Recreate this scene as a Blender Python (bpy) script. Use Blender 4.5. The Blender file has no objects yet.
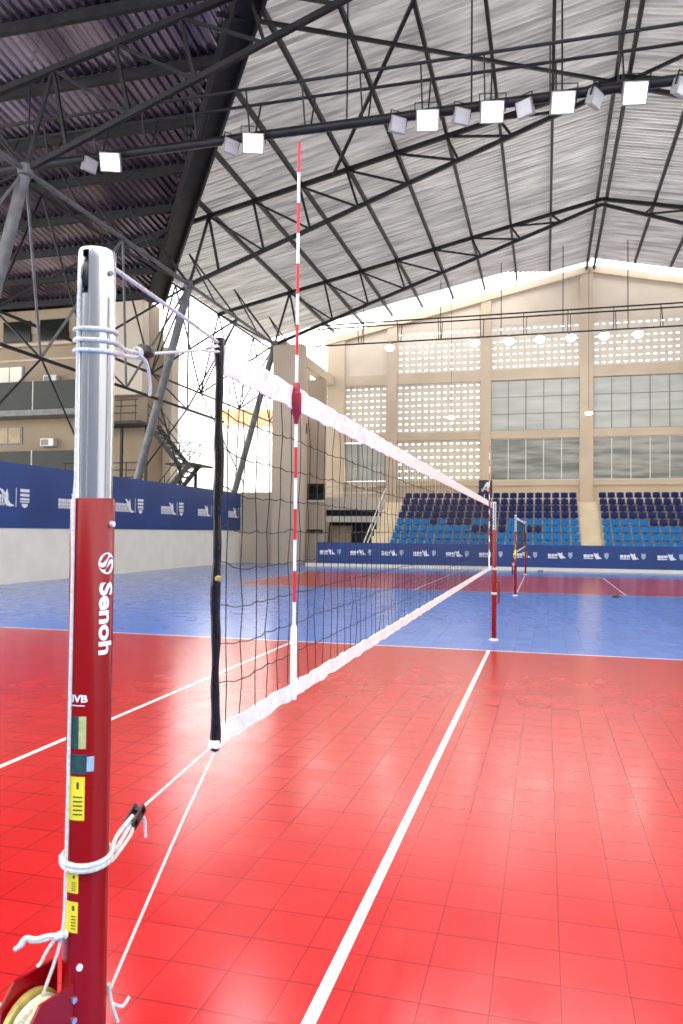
import bpy, bmesh, math, random
from mathutils import Vector, Matrix
random.seed(7)
S = bpy.context.scene
C = S.collection
R = math.radians
# ------------------------------------------------------------------ camera
F_PX, YAW, PITCH, ROLL, CAM_H = 761.48, 0.26142, 0.02648, 0.00913, 1.71124
fw = Vector((-math.sin(YAW) * math.cos(PITCH), math.cos(YAW) * math.cos(PITCH), math.sin(PITCH)))
rt = Vector((math.cos(YAW), math.sin(YAW), 0))
up = rt.cross(fw)
r2 = rt * math.cos(ROLL) + up * math.sin(ROLL)
u2 = up * math.cos(ROLL) - rt * math.sin(ROLL)
cd = bpy.data.cameras.new('camera')
cam = bpy.data.objects.new('camera', cd)
C.objects.link(cam)
M = Matrix((r2, u2, -fw)).transposed().to_4x4()
M.translation = Vector((0, 0, CAM_H))
cam.matrix_world = M
cd.sensor_fit = 'HORIZONTAL'
cd.sensor_width = 24
cd.lens = F_PX * 24 / 683
cd.clip_start = 0.05
cd.clip_end = 400
cd.dof.use_dof = True
cd.dof.focus_distance = 3.2
cd.dof.aperture_fstop = 9
S.camera = cam
# ------------------------------------------------------------------ world, sun, exposure
W = bpy.data.worlds.new('world')
S.world = W
W.use_nodes = True
nt = W.node_tree
bg = nt.nodes['Background']
tc = nt.nodes.new('ShaderNodeTexCoord')
sp = nt.nodes.new('ShaderNodeSeparateXYZ')
nz = nt.nodes.new('ShaderNodeTexNoise')
nz.inputs['Scale'].default_value = 2.2
nz.inputs['Detail'].default_value = 3
cr = nt.nodes.new('ShaderNodeValToRGB')
cr.color_ramp.elements[0].color = (0.90, 0.94, 1.0, 1)
cr.color_ramp.elements[0].position = 0.38
cr.color_ramp.elements[1].color = (1.0, 0.98, 0.92, 1)
cr.color_ramp.elements[1].position = 0.58
nt.links.new(tc.outputs['Generated'], nz.inputs['Vector'])
nt.links.new(nz.outputs['Fac'], cr.inputs['Fac'])
nt.links.new(cr.outputs['Color'], bg.inputs['Color'])
WORLD = 6.0
bg.inputs['Strength'].default_value = WORLD
S.view_settings.view_transform = 'Standard'
S.view_settings.look = 'None'
S.view_settings.gamma = 1
S.view_settings.use_curve_mapping = False
S.view_settings.exposure = -0.42
FLOOD_W = 200
LAMP_W = 80

# ------------------------------------------------------------------ materials
def mat(name, col, rough=0.5, metal=0.0, var=0.0, scale=8.0, bump=0.0, bscale=None, spec=0.5, stretch=None, col2=None):
    m = bpy.data.materials.new(name)
    m.use_nodes = True
    t = m.node_tree
    b = t.nodes['Principled BSDF']
    b.inputs['Roughness'].default_value = rough
    b.inputs['Metallic'].default_value = metal
    b.inputs['Specular IOR Level'].default_value = spec
    c = t.nodes.new('ShaderNodeTexCoord')
    mp = t.nodes.new('ShaderNodeMapping')
    t.links.new(c.outputs['Object'], mp.inputs['Vector'])
    if stretch: mp.inputs['Scale'].default_value = stretch
    n = t.nodes.new('ShaderNodeTexNoise')
    n.inputs['Scale'].default_value = scale
    n.inputs['Detail'].default_value = 4
    t.links.new(mp.outputs['Vector'], n.inputs['Vector'])
    r = t.nodes.new('ShaderNodeValToRGB')
    lo = col2 if col2 else tuple(max(0, v * (1 - var)) for v in col)
    hi = col if col2 else tuple(min(1, v * (1 + var)) for v in col)
    r.color_ramp.elements[0].color = (*lo, 1)
    r.color_ramp.elements[1].color = (*hi, 1)
    r.color_ramp.elements[0].position = 0.35
    r.color_ramp.elements[1].position = 0.65
    t.links.new(n.outputs['Fac'], r.inputs['Fac'])
    t.links.new(r.outputs['Color'], b.inputs['Base Color'])
    if bump:
        n2 = t.nodes.new('ShaderNodeTexNoise')
        n2.inputs['Scale'].default_value = bscale or scale * 3
        t.links.new(mp.outputs['Vector'], n2.inputs['Vector'])
        bp = t.nodes.new('ShaderNodeBump')
        bp.inputs['Strength'].default_value = bump
        bp.inputs['Distance'].default_value = 0.02
        t.links.new(n2.outputs['Fac'], bp.inputs['Height'])
        t.links.new(bp.outputs['Normal'], b.inputs['Normal'])
    return m

def emis(name, col, s):
    m = bpy.data.materials.new(name)
    m.use_nodes = True
    b = m.node_tree.nodes['Principled BSDF']
    b.inputs['Base Color'].default_value = (*col, 1)
    b.inputs['Emission Color'].default_value = (*col, 1)
    b.inputs['Emission Strength'].default_value = s
    return m

def glassy(name, col, trans, rough=0.25, stretch=(1, 1, 6), col2=None):
    m = mat(name, col, rough, 0, 0.2, 0.8, stretch=stretch, col2=col2)
    t = m.node_tree
    b = t.nodes['Principled BSDF']
    o = t.nodes['Material Output']
    tr = t.nodes.new('ShaderNodeBsdfTranslucent')
    mx = t.nodes.new('ShaderNodeMixShader')
    mx.inputs[0].default_value = trans
    ramp = [n for n in t.nodes if n.type == 'VALTORGB'][0]
    t.links.new(ramp.outputs['Color'], tr.inputs['Color'])
    t.links.new(b.outputs[0], mx.inputs[1])
    t.links.new(tr.outputs[0], mx.inputs[2])
    t.links.new(mx.outputs[0], o.inputs['Surface'])
    return m

XN = -0.793
S1, S2 = 2.364, 22.782

def floor_material():
    m = bpy.data.materials.new('sport_tile')
    m.use_nodes = True
    t = m.node_tree
    N, L = t.nodes, t.links
    b = N['Principled BSDF']
    tc = N.new('ShaderNodeTexCoord')
    sp = N.new('ShaderNodeSeparateXYZ')
    L.new(tc.outputs['Object'], sp.inputs[0])
    X, Y = sp.outputs['X'], sp.outputs['Y']
    def ma(op, a, b_=None, c=None):
        n = N.new('ShaderNodeMath'); n.operation = op
        for i, v in enumerate((a, b_, c)):
            if v is None: continue
            if isinstance(v, (int, float)): n.inputs[i].default_value = v
            else: L.new(v, n.inputs[i])
        return n.outputs[0]
    def band(s, c, half):
        return ma('LESS_THAN', ma('ABSOLUTE', ma('SUBTRACT', s, c)), half)
    def mixc(f, a, b_):
        n = N.new('ShaderNodeMix'); n.data_type = 'RGBA'
        L.new(f, n.inputs[0])
        for i, v in ((6, a), (7, b_)):
            if isinstance(v, tuple): n.inputs[i].default_value = (*v, 1)
            else: L.new(v, n.inputs[i])
        return n.outputs[2]
    inx = band(X, XN, 9)
    red = ma('MULTIPLY', inx, ma('MAXIMUM', band(Y, S1 + 4.5, 4.5), band(Y, S2 + 4.5, 4.5)))
    iny = ma('MAXIMUM', band(Y, S1 + 4.5, 4.5), band(Y, S2 + 4.5, 4.5))
    lx = ma('MAXIMUM', band(X, XN, 0.025), ma('MAXIMUM', band(X, XN - 3, 0.025), band(X, XN + 3, 0.025)))
    lx = ma('MAXIMUM', lx, ma('MAXIMUM', band(X, XN - 9, 0.025), band(X, XN + 9, 0.025)))
    lines = ma('MULTIPLY', lx, iny)
    ly = band(Y, S1, 0.025)
    for q in (S1 + 9, S2, S2 + 9): ly = ma('MAXIMUM', ly, band(Y, q, 0.025))
    lines = ma('MAXIMUM', lines, ma('MULTIPLY', ly, inx))
    # per-tile tone
    def cell(s, o): return ma('FLOOR', ma('DIVIDE', ma('SUBTRACT', s, o), 0.25))
    cx, cy = cell(X, 0.06), cell(Y, 0.05)
    cb = N.new('ShaderNodeCombineXYZ'); L.new(cx, cb.inputs[0]); L.new(cy, cb.inputs[1])
    wn = N.new('ShaderNodeTexWhiteNoise'); L.new(cb.outputs[0], wn.inputs['Vector'])
    nz = N.new('ShaderNodeTexNoise'); nz.inputs['Scale'].default_value = 3.0; nz.inputs['Detail'].default_value = 5
    L.new(tc.outputs['Object'], nz.inputs['Vector'])
    tone = ma('ADD', ma('MULTIPLY', wn.outputs['Value'], 0.10), ma('MULTIPLY', nz.outputs['Fac'], 0.22))
    tone = ma('ADD', tone, 0.82)
    base = mixc(red, (0.095, 0.205, 0.62), (0.50, 0.010, 0.011))
    hs = N.new('ShaderNodeHueSaturation'); L.new(base, hs.inputs['Color']); L.new(tone, hs.inputs['Value'])
    colr = mixc(lines, hs.outputs[0], (0.85, 0.86, 0.86))
    def seam(s, o, p, w):
        f = ma('FRACT', ma('DIVIDE', ma('SUBTRACT', s, o), p))
        d = ma('MINIMUM', f, ma('SUBTRACT', 1.0, f))
        return ma('LESS_THAN', d, w / p)
    sm = ma('MAXIMUM', seam(X, 0.06, 0.25, 0.0024), seam(Y, 0.05, 0.25, 0.0036))
    dark = N.new('ShaderNodeHueSaturation'); dark.inputs['Value'].default_value = 0.45
    L.new(colr, dark.inputs['Color'])
    colr = mixc(ma('MULTIPLY', sm, 1.0), colr, dark.outputs[0])
    L.new(colr, b.inputs['Base Color'])
    # smooth tile-edge rounding + small unevenness
    def edge(s, o):
        f = ma('FRACT', ma('DIVIDE', ma('SUBTRACT', s, o), 0.25))
        d = ma('MINIMUM', f, ma('SUBTRACT', 1.0, f))
        return ma('MINIMUM', ma('MULTIPLY', d, 18.0), 1.0)
    hgt = ma('MULTIPLY', edge(X, 0.06), edge(Y, 0.05))
    n3 = N.new('ShaderNodeTexNoise'); n3.inputs['Scale'].default_value = 5.0
    L.new(tc.outputs['Object'], n3.inputs['Vector'])
    hgt = ma('ADD', ma('MULTIPLY', hgt, 0.5), ma('MULTIPLY', n3.outputs['Fac'], 0.15))
    bp = N.new('ShaderNodeBump'); bp.inputs['Strength'].default_value = 0.05; bp.inputs['Distance'].default_value = 0.004
    L.new(hgt, bp.inputs['Height']); L.new(bp.outputs[0], b.inputs['Normal'])
    rr = ma('ADD', ma('ADD', ma('MULTIPLY', nz.outputs['Fac'], 0.10), ma('MULTIPLY', wn.outputs['Value'], 0.03)), 0.14)
    L.new(rr, b.inputs['Roughness'])
    b.inputs['Specular IOR Level'].default_value = 0.85
    return m

K = {}
K['floor'] = floor_material()
K['steel'] = mat('dark_painted_steel', (0.014, 0.014, 0.016), 0.5, 0.3, 0.35, 3)
K['steel_grey'] = mat('grey_painted_steel', (0.13, 0.135, 0.135), 0.5, 0.2, 0.25, 3)
K['roof'] = mat('glowing_galvanised_sheet', (0.66, 0.64, 0.61), 0.34, 0.5, 0, 1.1, stretch=(0.3, 6.0, 1), col2=(0.34, 0.33, 0.32))
K['roof_dark'] = mat('shaded_roof_sheet', (0.40, 0.34, 0.42), 0.2, 0.9, 0, 0.5, stretch=(1.5, 0.4, 1), col2=(0.16, 0.13, 0.19))  # main roof's metal; its shade and purple court reflection are put into the colour
def sheet_glow(m, f):
    t = m.node_tree; b = t.nodes['Principled BSDF']; o = t.nodes['Material Output']
    tr = t.nodes.new('ShaderNodeBsdfTranslucent'); mx = t.nodes.new('ShaderNodeMixShader'); mx.inputs[0].default_value = f
    ramp = [n for n in t.nodes if n.type == 'VALTORGB'][0]
    t.links.new(ramp.outputs['Color'], tr.inputs['Color']); t.links.new(b.outputs[0], mx.inputs[1]); t.links.new(tr.outputs[0], mx.inputs[2])
    t.links.new(mx.outputs[0], o.inputs['Surface'])
sheet_glow(K['roof'], 0.20)  # added translucency makes the metal sheets glow and brightens the hall
K['cream'] = mat('cream_render', (0.84, 0.80, 0.69), 0.8, 0, 0.04, 1.5, bump=0.1, bscale=30)
K['beige'] = mat('beige_concrete_paint', (0.52, 0.43, 0.33), 0.85, 0, 0.06, 0.7, bump=0.1, bscale=20)
K['beige_light'] = mat('pale_panel_render', (0.60, 0.52, 0.43), 0.85, 0, 0.05, 0.6)
K['block'] = mat('breeze_block', (0.64, 0.59, 0.51), 0.85, 0, 0.06, 2)
K['tan'] = mat('stand_concrete', (0.80, 0.68, 0.48), 0.8, 0, 0.06, 1.2)
K['navy'] = mat('navy_vinyl', (0.012, 0.05, 0.21), 0.45, 0, 0.15, 0.6)
K['white'] = mat('white_print', (0.85, 0.87, 0.9), 0.6, 0, 0.03, 5)
K['seat_navy'] = mat('navy_seat_plastic', (0.005, 0.014, 0.11), 0.45, 0, 0.1, 3, spec=0.25)
K['seat_blue'] = mat('blue_seat_plastic', (0.004, 0.18, 0.50), 0.45, 0, 0.1, 3, spec=0.25)
K['red_paint'] = mat('gloss_red_paint', (0.22, 0.001, 0.004), 0.2, 0, 0.05, 5, spec=0.28)
K['alu'] = mat('brushed_aluminium', (0.66, 0.68, 0.72), 0.2, 1.0, 0.04, 6, stretch=(30, 30, 1))
K['rope'] = mat('white_rope', (0.78, 0.79, 0.73), 0.85, 0, 0.12, 160, bump=0.6, bscale=500)
K['rope_cream'] = mat('cream_webbing', (0.58, 0.52, 0.38), 0.9, 0, 0.45, 60, bump=0.5, bscale=200)
K['black'] = mat('black_plastic', (0.012, 0.012, 0.014), 0.35, 0, 0.1, 10)
K['brown'] = mat('brown_black_plastic', (0.012, 0.004, 0.004), 0.4, 0, 0.3, 60)
K['strap'] = mat('black_vinyl_sleeve', (0.008, 0.006, 0.006), 0.22, 0, 0.2, 20, bump=0.35, bscale=22, spec=0.4)
K['cord'] = mat('black_net_cord', (0.015, 0.016, 0.018), 0.8, 0, 0.2, 50)
K['cord_green'] = mat('dark_green_cord', (0.012, 0.03, 0.03), 0.8, 0, 0.2, 50)
K['band'] = mat('white_canvas_band', (0.78, 0.81, 0.77), 0.75, 0, 0.04, 14, bump=0.5, bscale=30)
K['ant_red'] = mat('antenna_red', (0.62, 0.015, 0.03), 0.35, 0, 0.04, 5)
K['ant_white'] = mat('antenna_white', (0.86, 0.86, 0.86), 0.35, 0, 0.03, 5)
K['crimson'] = mat('crimson_pocket', (0.30, 0.008, 0.03), 0.45, 0, 0.15, 30)
K['yellow'] = mat('yellow_sticker', (0.80, 0.68, 0.02), 0.5, 0, 0.05, 30)
K['olive'] = mat('pale_green_sticker', (0.42, 0.45, 0.18), 0.5, 0, 0.2, 60)
K['dark_green'] = mat('dark_green_sticker', (0.02, 0.06, 0.05), 0.4, 0, 0.3, 80)
K['grey_blue'] = mat('silver_sticker', (0.38, 0.50, 0.58), 0.35, 0.3, 0.2, 40)
K['ink'] = mat('black_ink', (0.06, 0.05, 0.02), 0.6, 0, 0.1, 20)
K['brass'] = mat('yellowed_pulley', (0.42, 0.34, 0.10), 0.4, 0.3, 0.2, 30)
K['bolt'] = mat('zinc_bolt', (0.55, 0.58, 0.68), 0.3, 0.9, 0.05, 20)
K['bluebolt'] = mat('blue_hub_bolt', (0.12, 0.22, 0.50), 0.3, 0.6, 0.05, 20)
K['concrete'] = mat('pale_orange_render', (0.31, 0.24, 0.17), 0.85, 0, 0.1, 0.5)
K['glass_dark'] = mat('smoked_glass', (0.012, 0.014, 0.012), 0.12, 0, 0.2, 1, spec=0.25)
K['shutter'] = mat('tan_shutter', (0.40, 0.31, 0.20), 0.7, 0, 0.1, 3)
K['ac'] = mat('white_metal_case', (0.7, 0.7, 0.68), 0.5, 0, 0.03, 5)
K['house'] = mat('white_house_render', (0.88, 0.88, 0.86), 0.9, 0, 0.03, 0.5)
K['roof_tile'] = mat('orange_roof_tile', (0.62, 0.30, 0.16), 0.9, 0, 0.2, 1.5)
K['pane_up'] = glassy('ribbed_translucent_glass', (0.56, 0.58, 0.56), 0.17, 0.4, (0.4, 1, 3), (0.46, 0.48, 0.46))
K['pane_low'] = glassy('streaked_glass', (0.36, 0.37, 0.34), 0.14, 0.2, (0.5, 1, 4), (0.14, 0.15, 0.14))
K['mull_dark'] = mat('grey_mullion', (0.24, 0.24, 0.24), 0.6, 0, 0.05, 4)
K['mull_white'] = mat('white_mullion', (0.72, 0.72, 0.68), 0.6, 0, 0.05, 4)
K['lamp'] = emis('lit_floodlight', (0.94, 0.97, 1.0), 4)
K['lamp_far'] = emis('lit_highbay', (1.0, 0.98, 0.94), 12)
K['lamp_off'] = mat('unlit_lens', (0.55, 0.56, 0.55), 0.12, 0, 0.05, 4)
K['case'] = mat('grey_lamp_case', (0.34, 0.34, 0.32), 0.5, 0.3, 0.1, 6)
K['ground'] = mat('outdoor_paving', (0.55, 0.52, 0.46), 0.9, 0, 0.1, 0.3)
K['sign'] = mat('black_sign_panel', (0.01, 0.01, 0.03), 0.4, 0, 0.1, 4)

# ------------------------------------------------------------------ mesh builder
class MB:
    def __init__(s): s.v = []; s.f = []; s.m = []; s.sm = []
    def add(s, vs, fs, mi=0, smooth=False):
        o = len(s.v); s.v += [tuple(v) for v in vs]
        for f in fs: s.f.append(tuple(i + o for i in f)); s.m.append(mi); s.sm.append(smooth)
        return s
    def box(s, x0, x1, y0, y1, z0, z1, mi=0, bev=0.0):
        if bev > 0:
            bm = bmesh.new(); bmesh.ops.create_cube(bm, size=1)
            for v in bm.verts: v.co = ((x0 + x1) / 2 + v.co.x * (x1 - x0), (y0 + y1) / 2 + v.co.y * (y1 - y0), (z0 + z1) / 2 + v.co.z * (z1 - z0))
            bmesh.ops.bevel(bm, geom=bm.edges[:], offset=bev, segments=2, affect='EDGES', profile=0.6)
            bm.verts.index_update()
            s.add([v.co[:] for v in bm.verts], [[v.index for v in f.verts] for f in bm.faces], mi); bm.free(); return s
        vs = [(x, y, z) for z in (z0, z1) for y in (y0, y1) for x in (x0, x1)]
        return s.add(vs, [(0, 2, 3, 1), (4, 5, 7, 6), (0, 1, 5, 4), (2, 6, 7, 3), (0, 4, 6, 2), (1, 3, 7, 5)], mi)
    def bar(s, a, b, w, h, mi=0, upv=(0, 0, 1)):
        a, b = Vector(a), Vector(b); d = (b - a).normalized(); u = Vector(upv)
        if abs(d.dot(u)) > 0.98: u = Vector((0, 1, 0))
        r = d.cross(u).normalized(); u = r.cross(d)
        vs = [p + r * sx * w / 2 + u * sz * h / 2 for p in (a, b) for sx, sz in ((-1, -1), (1, -1), (1, 1), (-1, 1))]
        return s.add(vs, [(3, 2, 1, 0), (4, 5, 6, 7), (0, 1, 5, 4), (1, 2, 6, 5), (2, 3, 7, 6), (3, 0, 4, 7)], mi)
    def tube(s, pts, r, n=8, mi=0, caps=True, closed=False):
        pts = [Vector(p) for p in pts]; N = len(pts); rs = r if isinstance(r, (list, tuple)) else [r] * N
        vs, fs = [], []; prev = None
        for i, p in enumerate(pts):
            if closed: d = pts[(i + 1) % N] - pts[i - 1]
            else: d = pts[min(i + 1, N - 1)] - pts[max(i - 1, 0)]
            d = d.normalized() if d.length > 1e-9 else Vector((0, 0, 1))
            if prev is None:
                prev = d.orthogonal().normalized()
            prev = (prev - d * prev.dot(d))
            prev = prev.normalized() if prev.length > 1e-6 else d.orthogonal().normalized()
            q = d.cross(prev)
            for k in range(n):
                a = 2 * math.pi * k / n
                vs.append(p + (prev * math.cos(a) + q * math.sin(a)) * rs[i])
        for i in range(N if closed else N - 1):
            j = (i + 1) % N
            for k in range(n):
                k2 = (k + 1) % n
                fs.append((i * n + k, i * n + k2, j * n + k2, j * n + k))
        if caps and not closed:
            fs.append(tuple(range(n))[::-1]); fs.append(tuple((N - 1) * n + k for k in range(n)))
        return s.add(vs, fs, mi, n > 4)
    def lathe(s, prof, c=(0, 0, 0), n=32, mi=0):
        vs, fs = [], []
        for r, z in prof:
            for k in range(n):
                a = 2 * math.pi * k / n; vs.append((c[0] + r * math.cos(a), c[1] + r * math.sin(a), c[2] + z))
        for i in range(len(prof) - 1):
            for k in range(n):
                k2 = (k + 1) % n; fs.append((i * n + k, i * n + k2, (i + 1) * n + k2, (i + 1) * n + k))
        fs.append(tuple(range(n))[::-1]); fs.append(tuple((len(prof) - 1) * n + k for k in range(n)))
        return s.add(vs, fs, mi, True)
    def prism(s, poly, axis, a, b, mi=0):
        # poly: 2d list in the two other axes, extruded along axis from a to b
        def P(p, t):
            return {'x': (t, p[0], p[1]), 'y': (p[0], t, p[1]), 'z': (p[0], p[1], t)}[axis]
        n = len(poly)
        vs = [P(p, a) for p in poly] + [P(p, b) for p in poly]
        fs = [tuple(range(n))[::-1], tuple(range(n, 2 * n))] + [(i, (i + 1) % n, (i + 1) % n + n, i + n) for i in range(n)]
        return s.add(vs, fs, mi)
    def build(s, name, m, parent=None, loc=(0, 0, 0), rz=0):
        me = bpy.data.meshes.new(name)
        me.from_pydata(s.v, [], s.f)
        for x in (m if isinstance(m, (list, tuple)) else [m]): me.materials.append(x)
        me.polygons.foreach_set('material_index', s.m)
        me.polygons.foreach_set('use_smooth', s.sm)
        me.update()
        bm = bmesh.new(); bm.from_mesh(me); bmesh.ops.recalc_face_normals(bm, faces=bm.faces[:]); bm.to_mesh(me); bm.free()
        if any(s.sm):
            try: me.set_sharp_from_angle(angle=R(40))
            except Exception: pass
        o = bpy.data.objects.new(name, me); C.objects.link(o)
        if parent: o.parent = parent
        o.location = loc; o.rotation_euler.z = rz
        return o

def tag(o, label, cat, group=None, kind=None):
    o['label'] = label; o['category'] = cat
    if group: o['group'] = group
    if kind: o['kind'] = kind
    return o
def thing(name, label, cat, loc=(0, 0, 0), rz=0, group=None):
    o = bpy.data.objects.new(name, None); C.objects.link(o); o.location = loc; o.rotation_euler.z = rz
    o.empty_display_size = 0.1
    return tag(o, label, cat, group)
def struct(mb, name, m, label=None):
    o = mb.build(name, m); o['kind'] = 'structure'; return o
def copy_tree(o, parent=None):
    c = o.copy(); C.objects.link(c)
    if parent: c.parent = parent
    for ch in list(o.children): copy_tree(ch, c)
    return c
ORD = ['first', 'second', 'third', 'fourth', 'fifth', 'sixth', 'seventh', 'eighth', 'ninth', 'tenth', 'eleventh', 'twelfth', 'thirteenth',
       'fourteenth', 'fifteenth', 'sixteenth', 'seventeenth', 'eighteenth', 'nineteenth', 'twentieth', 'twenty-first', 'twenty-second']

# ------------------------------------------------------------------ floor and ground
struct(MB().box(-16.2, 20, -12, 42.3, -0.05, 0), 'floor', K['floor'])
struct(MB().box(-90, 70, 42.3, 110, -0.06, -0.01).box(-90, -16.2, -12, 42.3, -0.06, -0.01), 'floor', K['ground'])

# ------------------------------------------------------------------ roof (ceiling)
SL, RX, RZ = 0.215, 2.65, 18.36
DK = 0.153
def zroof(x): return RZ - SL * abs(RX - x)
def xval(y): return -7.9 - 0.71 * (y - 18.8)
def zdark(y): return 16.18 - DK * (y - 18.2)
def profile(p, amp, t):
    # trapezoid corrugation offsets over one pitch
    return [(t, amp), (t + p * 0.3, amp), (t + p * 0.5, -amp), (t + p * 0.8, -amp)]
def left_roof():
    mb = MB(); vs = []; y = 3.9; P = 0.24
    rows = []
    while y < 48.2:
        rows += profile(P, 0.07, y); y += P
    for y, dz in rows:
        xl = max(-17.8, xval(y)) if y > 4 else 2.2
        # the sheets by the gable stop short of the wall, further back away from the ridge
        xr = RX
        if y > 45.3:
            xr_lim = RX; xl = max(xl, -1.0 - (48.2 - y) * 1.2 + 1.2) if y > 46 else xl
        for k in range(3):
            x = xl + (xr - xl) * k / 2
            vs.append((x, y, zroof(x) + dz + 0.08))
    fs = []
    for i in range(len(rows) - 1):
        for k in range(2):
            a = i * 3 + k; fs.append((a, a + 1, a + 4, a + 3))
    mb.add(vs, fs); return mb
struct(left_roof(), 'ceiling', K['roof'])
def right_roof():
    mb = MB(); vs = []; y = 3.9; rows = []
    while y < 47.6:
        rows += profile(0.24, 0.07, y); y += 0.24
    for y, dz in rows:
        for x in (RX, 11, 20): vs.append((x, y, zroof(x) + dz + 0.08))
    fs = []
    for i in range(len(rows) - 1):
        for k in range(2):
            a = i * 3 + k; fs.append((a, a + 1, a + 4, a + 3))
    return mb.add(vs, fs)
struct(right_roof(), 'ceiling', K['roof'])
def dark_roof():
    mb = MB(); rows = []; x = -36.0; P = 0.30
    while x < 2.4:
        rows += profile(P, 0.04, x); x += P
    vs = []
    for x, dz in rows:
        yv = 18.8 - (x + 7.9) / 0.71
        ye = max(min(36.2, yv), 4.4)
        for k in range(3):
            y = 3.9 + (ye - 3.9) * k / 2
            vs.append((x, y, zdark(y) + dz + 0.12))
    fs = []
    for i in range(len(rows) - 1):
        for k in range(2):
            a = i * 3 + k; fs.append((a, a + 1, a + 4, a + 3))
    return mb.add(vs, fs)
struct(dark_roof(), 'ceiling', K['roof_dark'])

# ridge beam, purlins
TP = -0.06   # purlins hang just under the sheets
rb = thing('ridge_beam', 'dark twin-channel steel ridge beam running along the top of the hall roof', 'beam')
for dx in (-0.22, 0.22):
    MB().bar((RX + dx, 4, zroof(RX) - 0.22), (RX + dx, 48.9, zroof(RX) - 0.22), 0.12, 0.26).build('channel', K['steel'], rb)
pl = ['next below the ridge', 'second below the ridge', 'third below the ridge', 'fourth below the ridge', 'fifth below the ridge', 'sixth below the ridge', 'seventh below the ridge', 'lowest, above the eave nodes']
for k in range(8):
    x = 0.24 - 1.943 * k
    y0 = max(4.2, 18.8 - (x + 7.9) / 0.71 + 0.4) if x > -40 else 4
    o = MB().bar((x, y0, zroof(x) - 0.11), (x, 47.6, zroof(x) - 0.11), 0.11, 0.2).build('roof_purlin', K['steel'])
    tag(o, 'dark steel purlin under the left roof slope, ' + pl[k], 'beam', 'purlins of the left roof slope')
for k, w in enumerate(['nearest the ridge', 'second from the ridge', 'third from the ridge', 'fourth from the ridge']):
    x = 2 * RX - (0.24 - 1.943 * k)
    o = MB().bar((x, 4.2, zroof(x) - 0.11), (x, 47.2, zroof(x) - 0.11), 0.11, 0.2).build('roof_purlin', K['steel'])
    tag(o, 'dark steel purlin under the right roof slope, ' + w, 'beam', 'purlins of the right roof slope')
# dark roof cross purlins
yy = [11.5, 13.6, 15.7, 18.3, 20.6, 22.9, 25.2, 27.5, 29.8, 32.1, 34.4]
for k, y in enumerate(yy):
    o = MB().bar((-34, y, zdark(y) - 0.08), (xval(y) - 0.1, y, zdark(y) - 0.08), 0.16, 0.30).build('roof_purlin', K['steel'])
    tag(o, 'dark beam across the shadowed left roof, %s counted back from the stand building' % ORD[len(yy) - 1 - k], 'beam', 'cross beams of the shadowed roof')
# valley gutter girder
vg = thing('valley_girder', 'broad black box girder running diagonally where the two roofs meet', 'beam')
a = Vector((xval(8), 8, zroof(xval(8)) - 0.42)); b = Vector((xval(34.5), 34.5, zroof(xval(34.5)) - 0.42))
MB().bar(a, b, 0.72, 0.12).build('gutter', K['steel'], vg)
for sgn in (-1, 1):
    side = (b - a).normalized().cross(Vector((0, 0, 1))).normalized() * 0.34 * sgn
    MB().bar(a + side + Vector((0, 0, -0.05)), b + side + Vector((0, 0, -0.05)), 0.08, 0.7).build('flange', K['steel'], vg)

# ------------------------------------------------------------------ transverse trusses
NX, NZ = -14.2, 11.85
def zbot(x): return max(NZ, 17.80 - 0.354 * abs(RX - x)) if x > NX - 0.01 else NZ
def truss(y, label, xr=19.0, xl=-17.6):
    t = thing('roof_truss', label, 'truss', group='roof trusses across the hall')
    mbt = MB().bar((xl, y, zroof(xl) - 0.30), (RX, y, zroof(RX) - 0.30), 0.15, 0.17).bar((RX, y, zroof(RX) - 0.30), (xr, y, zroof(xr) - 0.30), 0.15, 0.17)
    mbt.build('top_chord', K['steel'], t)
    MB().bar((NX, y, NZ), (RX, y, 17.80), 0.13, 0.15).bar((RX, y, 17.80), (xr, y, 17.80 - 0.354 * (xr - RX)), 0.13, 0.15).build('bottom_chord', K['steel'], t)
    tops = [x for x in [0.24 - 1.943 * k for k in range(8)]]
    prevt = None
    for x in tops:
        zt = zroof(x) - 0.30
        bx = x + 0.48
        if x < -13:
            MB().bar((x, y, zt), (NX, y, NZ), 0.09, 0.09).build('web_bar', K['steel'], t)
        MB().bar((x, y, zt), (bx, y, zbot(bx)), 0.09, 0.09).build('web_bar', K['steel'], t)
        nb = x + 1.943 + 0.48
        if nb < RX: MB().bar((x, y, zt), (nb, y, zbot(nb)), 0.08, 0.08).build('web_bar', K['steel'], t)
        xm = 2 * RX - x
        if xm < xr:
            MB().bar((xm, y, zt), (2 * RX - bx, y, zbot(bx)), 0.09, 0.09).build('web_bar', K['steel'], t)
            if nb < RX: MB().bar((xm, y, zt), (2 * RX - nb, y, zbot(nb)), 0.08, 0.08).build('web_bar', K['steel'], t)
    # eave end
    MB().bar((NX, y, NZ), (-15.9, y, zroof(-15.9) - 0.3), 0.09, 0.09).build('web_bar', K['steel'], t)
    MB().bar((NX, y, NZ), (-17.5, y, zroof(-17.5) - 0.3), 0.09, 0.09).build('web_bar', K['steel'], t)
    return t
BAY = [18.2, 28.45, 38.7]
truss(BAY[0], 'nearest dark steel roof truss, rising from the upper left corner over the shadowed roof')
truss(BAY[1], 'middle dark steel roof truss, springing from above the metal staircase')
truss(BAY[2], 'far dark steel roof truss just in front of the gable wall')

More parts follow.
